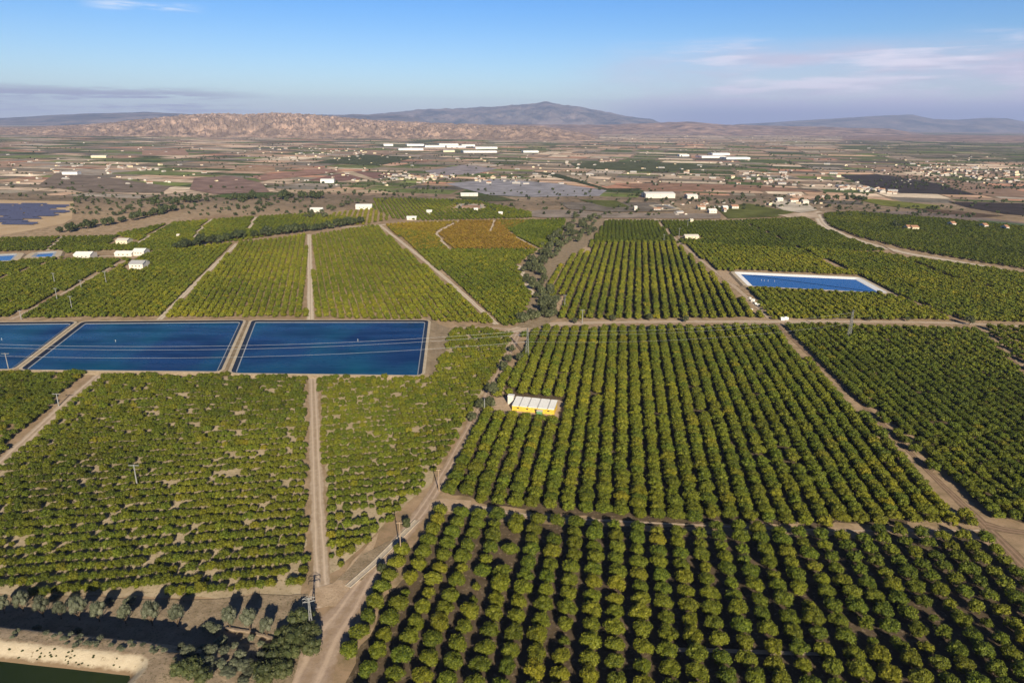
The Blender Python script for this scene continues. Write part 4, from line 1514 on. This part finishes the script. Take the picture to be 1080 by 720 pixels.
field([(808, 214), (825, 211), (850, 214), (862, 222), (845, 225), (826, 222)], (0.50, 0.44, 0.36), .05)
field([(820, 227), (860, 224), (864, 230), (840, 232)], (0.46, 0.36, 0.27), .1)
field([(205, 188), (245, 186), (275, 193), (285, 203), (225, 205), (200, 200)], (0.23, 0.155, 0.13), .2)
field([(60, 182), (110, 187), (180, 197), (170, 204), (90, 203), (40, 196)], (0.19, 0.15, 0.12), .3)
field([(250, 176), (290, 177), (290, 181), (245, 181)], (0.34, 0.23, 0.15), .05)
field([(265, 186), (340, 178), (362, 181), (320, 186), (275, 191)], (0.30, 0.18, 0.14), .1)
field([(325, 190), (372, 181), (420, 183), (400, 188), (350, 192)], (0.22, 0.13, 0.11), .2)
field([(290, 200), (400, 201), (420, 205), (300, 203)], (0.44, 0.33, 0.23), .1)
field([(360, 182), (372, 181), (400, 191), (430, 190), (400, 193)], (0.44, 0.35, 0.25), .05)
field([(150, 159), (195, 158), (200, 164), (150, 164)], (0.34, 0.22, 0.16), .05)
field([(480, 208), (500, 206), (530, 208), (545, 212), (500, 213)], (0.08, 0.09, 0.035), .5)
field([(462, 222), (480, 214), (510, 213), (515, 221), (500, 223), (470, 225)], (0.42, 0.27, 0.19), .3)
field([(640, 214), (690, 214), (720, 223), (640, 224), (600, 221), (590, 214)], (0.17, 0.145, 0.12), .6)
field([(568, 222), (600, 222), (640, 225), (760, 226), (760, 231), (570, 230), (540, 226)], (0.26, 0.215, 0.18), .3)
field([(610, 211), (650, 212), (665, 219), (640, 219)], (0.10, 0.11, 0.03), .5)
field([(600, 172), (680, 170), (760, 176), (700, 182), (610, 178)], (0.085, 0.095, 0.045), .5)
field([(380, 163), (440, 166), (400, 175), (330, 172)], (0.075, 0.085, 0.04), .6)
me = bpy.data.meshes.new('fields')
me.from_pydata(fv, [], ff)
ca = me.color_attributes.new('Col', 'FLOAT_COLOR', 'CORNER')
cd = []
for p_, c_ in zip(me.polygons, fc):
    cd += list(c_) * p_.loop_total
ca.data.foreach_set('color', cd)
o = mesh_obj('fields', me, M['fields'])
tag(o, kind='structure')

# ------------------------------------------------------------------ FAR TREES
far = []
FT = [crown_mesh('far_tree_crown', 700 + i, 6, 6, 60, 1.8, .1, 6, 'pine', sub=1) for i in range(4)]


def far_tree(x, y, s, v=None):
    far.append((x, y, -.1, s, s * random.uniform(.7, 1.1), 0, random.gauss(0, .2), random.randrange(4)))


for (a, b, c_, d) in EDGES:
    if random.random() < .3:
        p, q = random.choice([(a, b), (b, c_), (c_, d), (d, a)])
        D = math.hypot(*p)
        if D > 9000:
            continue
        Lg = math.dist(p, q)
        n = int(Lg / random.uniform(12, 60))
        for i in range(min(n, 14)):
            t = random.random()
            far_tree(p[0] + (q[0] - p[0]) * t + random.gauss(0, 4), p[1] + (q[1] - p[1]) * t + random.gauss(0, 4), random.uniform(.4, 1.15))


def clump(pxs, n, s0, s1):
    for _ in range(n):
        a = random.uniform(pxs[0], pxs[2])
        b = random.uniform(pxs[1], pxs[3])
        x, y = G(a, b)
        far_tree(x, y, random.uniform(s0, s1) * .8)


clump((80, 211, 330, 240), 0, 1, 1)
for bx in [(75, 205, 330, 228, 260), (290, 190, 480, 214, 150), (470, 185, 560, 192, 40), (480, 200, 700, 228, 120), (700, 205, 920, 222, 130), (400, 182, 470, 193, 40), (880, 218, 1000, 230, 60), (0, 195, 120, 210, 40), (940, 170, 1080, 200, 380), (560, 180, 800, 195, 90), (180, 165, 560, 180, 160), (750, 175, 960, 200, 130), (940, 236, 960, 244, 14), (1000, 180, 1080, 230, 60)]:
    clump(bx[:4], bx[4], .5, 1.4)
scatter('scattered_trees', far, FT, 'dark trees and shrubs dotted over the far plain', 'trees')

# ------------------------------------------------------------------ FAR HOUSES
def house_mesh(L, W, he, hr, wall, roof):
    m = MB()
    hl, hw = L / 2, W / 2
    m.quad([(-hl, -hw, 0), (hl, -hw, 0), (hl, -hw, he), (-hl, -hw, he)], 0)
    m.quad([(hl, hw, 0), (-hl, hw, 0), (-hl, hw, he), (hl, hw, he)], 0)
    m.quad([(hl, -hw, 0), (hl, hw, 0), (hl, hw, he), (hl, 0, hr), (hl, -hw, he)], 0)
    m.quad([(-hl, hw, 0), (-hl, -hw, 0), (-hl, -hw, he), (-hl, 0, hr), (-hl, hw, he)], 0)
    for s in (-1, 1):
        a = [(-hl - .4, s * (hw + .4), he - .2), (hl + .4, s * (hw + .4), he - .2), (hl + .4, 0, hr + .12), (-hl - .4, 0, hr + .12)]
        m.quad(a if s < 0 else a[::-1], 1)
    for i in range(3):
        m.box((-hl + L * (i + 1) / 4, -hw - .03, he * .55), (1.1, .1, 1.2), 0, 2)
    return m.mesh('house', [M[wall], M[roof], M['dark']])


M['wash'] = plain('weathered whitewash', (0.44, 0.40, 0.36), 0.9, 0.1, 0.2)
HM = [house_mesh(14, 9, 4, 6, 'wash', 'wash'), house_mesh(18, 10, 5, 7, 'wash', 'terracotta'), house_mesh(12, 9, 4, 6, 'offwhite', 'terracotta'), house_mesh(24, 12, 4, 6, 'wash', 'greysheet'), house_mesh(13, 11, 6, 7.5, 'cream', 'terracotta')]
nh = 0


def house(a, b, label, group, s=1.0, v=None, cat='house'):
    global nh
    x, y = G(a, b)
    o = bpy.data.objects.new('house', HM[random.randrange(5) if v is None else v])
    o.location = (x, y, 0)
    o.rotation_euler = (0, 0, random.choice([-.25, 1.3]) + random.gauss(0, .12))
    o.scale = (s, s, s)
    link(o)
    tag(o, label, cat, group)
    nh += 1


for (x0_, y0_, x1_, y1_, n, lab, grp) in [
    (407, 185, 470, 190, 24, 'small pale house in the hamlet row above the scrub hill', 'houses of the hamlet row'),
    (882, 195.5, 945, 205, 38, 'small white house in the long village line on the right plain', 'houses of the village line'),
    (962, 171.5, 1078, 194, 64, 'small pale house in the town at the right edge', 'houses of the right town'),
    (778, 183, 815, 193, 16, 'small white house in the hamlet beyond the packing hall', 'houses of the hamlet beyond the hall'),
    (500, 186, 560, 194, 12, 'small house beside the grey plastic covered field', 'houses beside the grey field'),
    (110, 172, 175, 184, 20, 'small pale house in the hamlet on the left plain', 'houses of the left hamlet'),
    (300, 157, 400, 168, 26, 'small white house in the spread village left of the factories', 'houses left of the factories'),
    (0, 168, 90, 192, 14, 'small house scattered on the left plain', 'houses on the left plain'),
    (560, 170, 700, 185, 22, 'small house scattered on the middle plain', 'houses on the middle plain'),
    (700, 170, 900, 190, 18, 'small house scattered on the right plain', 'houses on the right plain'),
    (820, 182, 890, 200, 16, 'small house between the two villages of the right plain', 'houses between the villages')]:
    k = random.Random(hash_(grp))
    for _ in range(n):
        t = k.random()
        house(x0_ + (x1_ - x0_) * t, y0_ + (y1_ - y0_) * min(1, max(0, (.5 * t + .5 * k.random() if 'line' in grp or 'town' in grp else k.random()))), lab, grp, k.uniform(.42, .85))

fac = [(404, 414, 154, 'small factory at the left end of the factory row'), (419, 445, 158.5, 'long low white factory in front, left'), (428, 446, 154, 'white factory behind the long front one'), (447, 468, 155.5, 'broad white factory left of the blue roofed one'), (462, 482, 153.6, 'white factory with bluish roof'), (470, 490, 155.8, 'white factory in the middle of the factory row'), (486, 500, 154.5, 'white factory right of the middle one'), (487, 522, 161, 'longest low white factory in front, right'), (467, 479, 160.5, 'small cream factory in front'), (500, 523, 157, 'white factory at the right end of the factory row'), (551, 567, 161, 'white hall apart to the right of the factory row'), (716, 726, 165, 'small white hall left of the far right halls'), (738, 763, 166.5, 'long white hall, left of the far right pair'), (750, 768, 163.5, 'white hall behind the far right pair'), (764, 789, 168, 'long white hall, right of the far right pair'), (338, 352, 193, 'white shed on the pale hill field'), (96, 112, 166.5, 'yellowish hall on the left plain'), (66, 82, 184.5, 'grey shed on the left plain')]
for a, b, y, lab in fac:
    p, q = G(a, y), G(b, y)
    L = math.dist(p, q)
    D = math.hypot(*p)
    hh = max(8, D * .0028)
    e = gable('factory_hall', (p[0] + q[0]) / 2, (p[1] + q[1]) / 2 + L * .2, L, min(L * .6, 160), hh * .8, hh, math.atan2(q[1] - p[1], q[0] - p[0]), lab, 'white' if 'cream' not in lab and 'yellow' not in lab else 'cream', 'white' if 'grey' not in lab else 'greysheet', 'factory', None, 4)
print('houses', nh)
hp = []
kr = random.Random(77)
for (x0_, y0_, x1_, y1_, n) in [(0, 150, 540, 196, 130), (540, 150, 960, 196, 100), (940, 165, 1085, 196, 70), (400, 183, 480, 191, 25), (250, 155, 420, 170, 50), (560, 140, 940, 152, 60), (690, 214, 770, 229, 16), (800, 205, 870, 220, 14)]:
    for _ in range(n):
        x, y = G(kr.uniform(x0_, x1_), kr.uniform(y0_, y1_))
        q = kr.uniform(.25, .6) * (1 + max(0, y - 3000) / 9000)
        hp.append((x, y, 0, q, q, 0, 0, kr.randrange(5)))
scatter('distant_houses', hp, HM, 'tiny pale farmhouses and sheds sprinkled over the far plain', 'houses')

# ------------------------------------------------------------------ HILLS AND MOUNTAINS
def ridge(name, D, W, prof, mat, rough, nscale, seed, wav=0.5, nx=240, ny=60, slope=1.0):
    pts = []
    for (a, b) in prof:
        u, f_, w_ = ray(a, b)
        pts.append((u / f_ * D, H + w_ / f_ * D))
    xs = np.array([p[0] for p in pts])
    hs = np.array([p[1] for p in pts])
    X = np.linspace(xs.min(), xs.max(), nx)
    me = bpy.data.meshes.new(name)
    vs, fs = [], []
    for j in range(ny):
        t = j / (ny - 1) * 2 - 1
        for i in range(nx):
            x = X[i] * (1 + t * W / D)
            y = D + t * W
            hp = float(np.interp(X[i], xs, hs))
            ends = min(1, (i / (nx - 1)) * 12, (1 - i / (nx - 1)) * 12)
            pr = max(0.0, 1 - abs(t) ** slope)
            q = Vector((x * nscale, y * nscale, seed))
            r1 = 1 - abs(noise.noise(q)) * 2
            r2 = 1 - abs(noise.noise(q * 2.3)) * 2
            r3 = noise.noise(q * 5.1)
            r4 = noise.noise(q * 11.0)
            e = (r1 * .5 + r2 * .3 + r3 * .22 + r4 * .12)
            edge = min(1, (1 - abs(t)) * 4)
            h = hp * pr + hp * rough * e * edge * (wav + (1 - wav) * (1 - pr)) - (1 - edge) * 12
            vs.append((x, y, h * ends - (1 - ends) * 8))
    for j in range(ny - 1):
        for i in range(nx - 1):
            fs.append((j * nx + i, j * nx + i + 1, (j + 1) * nx + i + 1, (j + 1) * nx + i))
    me.from_pydata(vs, [], fs)
    o = mesh_obj(name, me, M[mat])
    return tag(o, kind='structure')


ridge('mountain', 21000, 3800, [(340, 127), (400, 121), (440, 117.5), (480, 116), (520, 115), (555, 112), (577, 110), (600, 113), (640, 120), (670, 125), (720, 130)], 'mountain', .4, .0011, 3, .4, slope=1.3)
ridge('far_hills', 17000, 3000, [(-140, 127), (0, 125), (60, 122), (110, 120), (150, 119), (200, 121), (260, 123), (330, 122), (420, 121), (480, 124)], 'mountain', .3, .0008, 8, .35, slope=1.3)
ridge('eroded_hills', 7600, 2300, [(-160, 139), (-60, 137), (0, 135), (50, 134), (100, 132), (150, 128), (200, 124), (225, 123), (260, 123.5), (290, 122.5), (330, 124), (390, 129), (440, 131), (500, 133), (560, 134.5), (640, 136)], 'badland', .85, .0075, 5, .35, nx=700, ny=120, slope=1.0)
ridge('low_hills', 11500, 2500, [(480, 133), (560, 132), (640, 132.5), (700, 130.5), (725, 129.5), (760, 132), (810, 133.5), (860, 134.5), (920, 136), (980, 137)], 'lowhill', .5, .0016, 12, .4, slope=1.2)
ridge('far_mountains', 22500, 3000, [(740, 133), (820, 129), (870, 126), (910, 124), (940, 122), (962, 122), (985, 126), (1010, 127), (1045, 124.5), (1062, 125.5), (1085, 130), (1200, 132)], 'mountain', .25, .0006, 21, .35, slope=1.3)
ridge('foothills', 8500, 2600, [(840, 146), (900, 144), (960, 143), (1030, 143.5), (1100, 144), (1220, 146)], 'lowhill', .6, .0016, 27, .4, slope=1.3)

# ------------------------------------------------------------------ HAZE
hz = MB()
hz.box((0, 12700, 474), (53600, 28600, 950))
g = N('haze')
g.t.nodes.remove(g.b)
pv = g.n('ShaderNodeVolumePrincipled')
pv.inputs['Color'].default_value = (0.50, 0.62, 1.0, 1)
pv.inputs['Density'].default_value = 4.0e-5
pv.inputs['Anisotropy'].default_value = 0.0
g.l(pv.outputs[0], g.out.inputs['Volume'])
o = hz.build('haze', g.mat)
tag(o, 'pale blue haze over the plain', 'haze', kind='stuff')

# ------------------------------------------------------------------ LIGHT
SUN_EL, SUN_AZ = math.radians(24), math.radians(166)
world = bpy.data.worlds.new('World')
S.world = world
world.use_nodes = True
t = world.node_tree
bg = t.nodes['Background']
sky = t.nodes.new('ShaderNodeTexSky')
sky.sky_type = 'NISHITA'
sky.sun_disc = False
sky.sun_elevation = SUN_EL
sky.sun_rotation = SUN_AZ
sky.altitude = 300
sky.air_density = 1.0
sky.dust_density = 0.4
sky.ozone_density = 2.0
bg.inputs['Strength'].default_value = 0.05


def wn(ty, **k):
    x = t.nodes.new(ty)
    for a, b in k.items():
        setattr(x, a, b)
    return x


def wmath(op, a, b=0.0, c=None, clamp=False):
    x = wn('ShaderNodeMath', operation=op, use_clamp=clamp)
    for i, v in enumerate((a, b, c)):
        if v is None:
            continue
        if isinstance(v, (int, float)):
            x.inputs[i].default_value = v
        else:
            t.links.new(v, x.inputs[i])
    return x.outputs[0]


def wstep(v, a, b):
    x = wn('ShaderNodeMapRange', interpolation_type='SMOOTHSTEP')
    t.links.new(v, x.inputs[0])
    x.inputs[1].default_value = a
    x.inputs[2].default_value = b
    return x.outputs[0]


def wmix(f, a, b):
    x = wn('ShaderNodeMix', data_type='RGBA')
    for s, v in ((x.inputs[0], f), (x.inputs[6], a), (x.inputs[7], b)):
        if isinstance(v, tuple):
            s.default_value = (*v, 1)
        elif isinstance(v, (int, float)):
            s.default_value = v
        else:
            t.links.new(v, s)
    return x.outputs[2]


tc = wn('ShaderNodeTexCoord')
sx = wn('ShaderNodeSeparateXYZ')
t.links.new(tc.outputs['Generated'], sx.inputs[0])
az = wmath('ARCTAN2', sx.outputs[0], sx.outputs[1])           # 0 = ahead, + right
el = wmath('ARCSINE', sx.outputs[2])


def wnoise(sa, se, seed, detail=6, rough=.6):
    c = wn('ShaderNodeCombineXYZ')
    t.links.new(wmath('MULTIPLY', az, sa), c.inputs[0])
    t.links.new(wmath('MULTIPLY', el, se), c.inputs[1])
    c.inputs[2].default_value = seed
    n = wn('ShaderNodeTexNoise')
    n.inputs['Scale'].default_value = 1
    n.inputs['Detail'].default_value = detail
    n.inputs['Roughness'].default_value = rough
    t.links.new(c.outputs[0], n.inputs['Vector'])
    return n.outputs['Fac']


rad = math.radians
# blue the sky with height as in clear winter air
skyc = wn('ShaderNodeMix', data_type='RGBA', blend_type='MULTIPLY')
skyc.inputs[0].default_value = 1.0
t.links.new(sky.outputs[0], skyc.inputs[6])
skyc.inputs[7].default_value = (1.08, 1.26, 1.50, 1)
col = skyc.outputs[2]
hi = wn('ShaderNodeMix', data_type='RGBA', blend_type='MULTIPLY')
t.links.new(wstep(el, rad(1.0), rad(10.0)), hi.inputs[0])
t.links.new(col, hi.inputs[6])
hi.inputs[7].default_value = (.44, .74, 1.0, 1)
col = hi.outputs[2]
# grey violet streaks low on the left
band = wmath('MULTIPLY', wstep(el, rad(.2), rad(.7)), wmath('SUBTRACT', 1.0, wstep(el, rad(1.6), rad(2.5))))
left = wmath('SUBTRACT', 1.0, wstep(az, rad(-26), rad(-17)))
st = wstep(wnoise(8, 110, 1.7, 6, .6), .43, .56)
c1 = wmath('MULTIPLY', wmath('MULTIPLY', band, left), st, clamp=True)
col = wmix(wmath('MULTIPLY', c1, .85), col, (3.7, 3.4, 5.0))
# even low bank of haze cloud all round
lb = wmath('SUBTRACT', 1.0, wstep(el, rad(.4), rad(2.2)))
col = wmix(wmath('MULTIPLY', lb, .55), col, (5.6, 6.4, 8.6))
# thin veil on the right
right = wstep(az, rad(1), rad(18))
veil = wstep(wnoise(5, 26, 5.1, 7, .6), .36, .66)
fade = wmath('SUBTRACT', 1.0, wstep(el, rad(4.2), rad(6.4)))
c2 = wmath('MULTIPLY', wmath('MULTIPLY', right, fade), wmath('MULTIPLY_ADD', veil, .75, .4), clamp=True)
col = wmix(wmath('MULTIPLY', c2, .95), col, (7.8, 7.5, 9.4))
# brighter wisps inside the veil
wsp = wmath('MULTIPLY', wmath('MULTIPLY', wstep(az, rad(6), rad(18)), wmath('MULTIPLY', wstep(el, rad(1.8), rad(2.6)), wmath('SUBTRACT', 1.0, wstep(el, rad(5.0), rad(6.6))))), wstep(wnoise(6, 60, 9.4, 6, .6), .46, .66))
col = wmix(wmath('MULTIPLY', wsp, .75), col, (11.5, 10.8, 12.2))
# slate blue bank low on the right
bank = wmath('MULTIPLY', wstep(az, rad(3), rad(16)), wmath('SUBTRACT', 1.0, wstep(el, rad(.7), rad(2.0))))
col = wmix(wmath('MULTIPLY', bank, .8), col, (3.0, 3.7, 6.4))
# small wisp high on the left
wv = wmath('MULTIPLY', wmath('MULTIPLY', wstep(el, rad(6.9), rad(7.3)), wmath('SUBTRACT', 1.0, wstep(el, rad(7.45), rad(7.8)))), wmath('MULTIPLY', wstep(az, rad(-30.5), rad(-28)), wmath('SUBTRACT', 1.0, wstep(az, rad(-25), rad(-22)))))
col = wmix(wmath('MULTIPLY', wv, wmath('MULTIPLY', wstep(wnoise(10, 120, 2.2), .4, .6), .7)), col, (11, 11.6, 12.6))
# unseen overhead sky darkened to cut fill light and deepen the shadows
zen = wn('ShaderNodeMix', data_type='RGBA', blend_type='MULTIPLY')
t.links.new(wstep(el, rad(10), rad(34)), zen.inputs[0])
t.links.new(col, zen.inputs[6])
zen.inputs[7].default_value = (.24, .24, .27, 1)
t.links.new(zen.outputs[2], bg.inputs['Color'])

sl = bpy.data.lights.new('sun', 'SUN')
sl.energy = 5.0
sl.angle = rad(.5)
sl.color = (1.0, .88, .68)
so = bpy.data.objects.new('sun', sl)
link(so)
d = Vector((math.sin(SUN_AZ) * math.cos(SUN_EL), math.cos(SUN_AZ) * math.cos(SUN_EL), math.sin(SUN_EL)))
so.rotation_euler = d.to_track_quat('Z', 'Y').to_euler()
so.location = (200, -500, 400)

# ------------------------------------------------------------------ CAMERA
cd = bpy.data.cameras.new('camera')
cd.sensor_width = 36
cd.lens = F / 1080 * 36
cd.clip_start = 1
cd.clip_end = 120000
co = bpy.data.objects.new('camera', cd)
co.location = (0, 0, H)
import mathutils
co.rotation_euler = (mathutils.Matrix.Rotation(math.pi / 2 - PITCH, 3, 'X') @ mathutils.Matrix.Rotation(ROLL, 3, 'Z')).to_euler()
link(co)
S.camera = co

S.view_settings.view_transform = 'Standard'
S.view_settings.look = 'None'
S.view_settings.gamma = 1
S.view_settings.exposure = 0.77
S.cycles.max_bounces = 6
S.cycles.diffuse_bounces = 3
S.cycles.transparent_max_bounces = 4
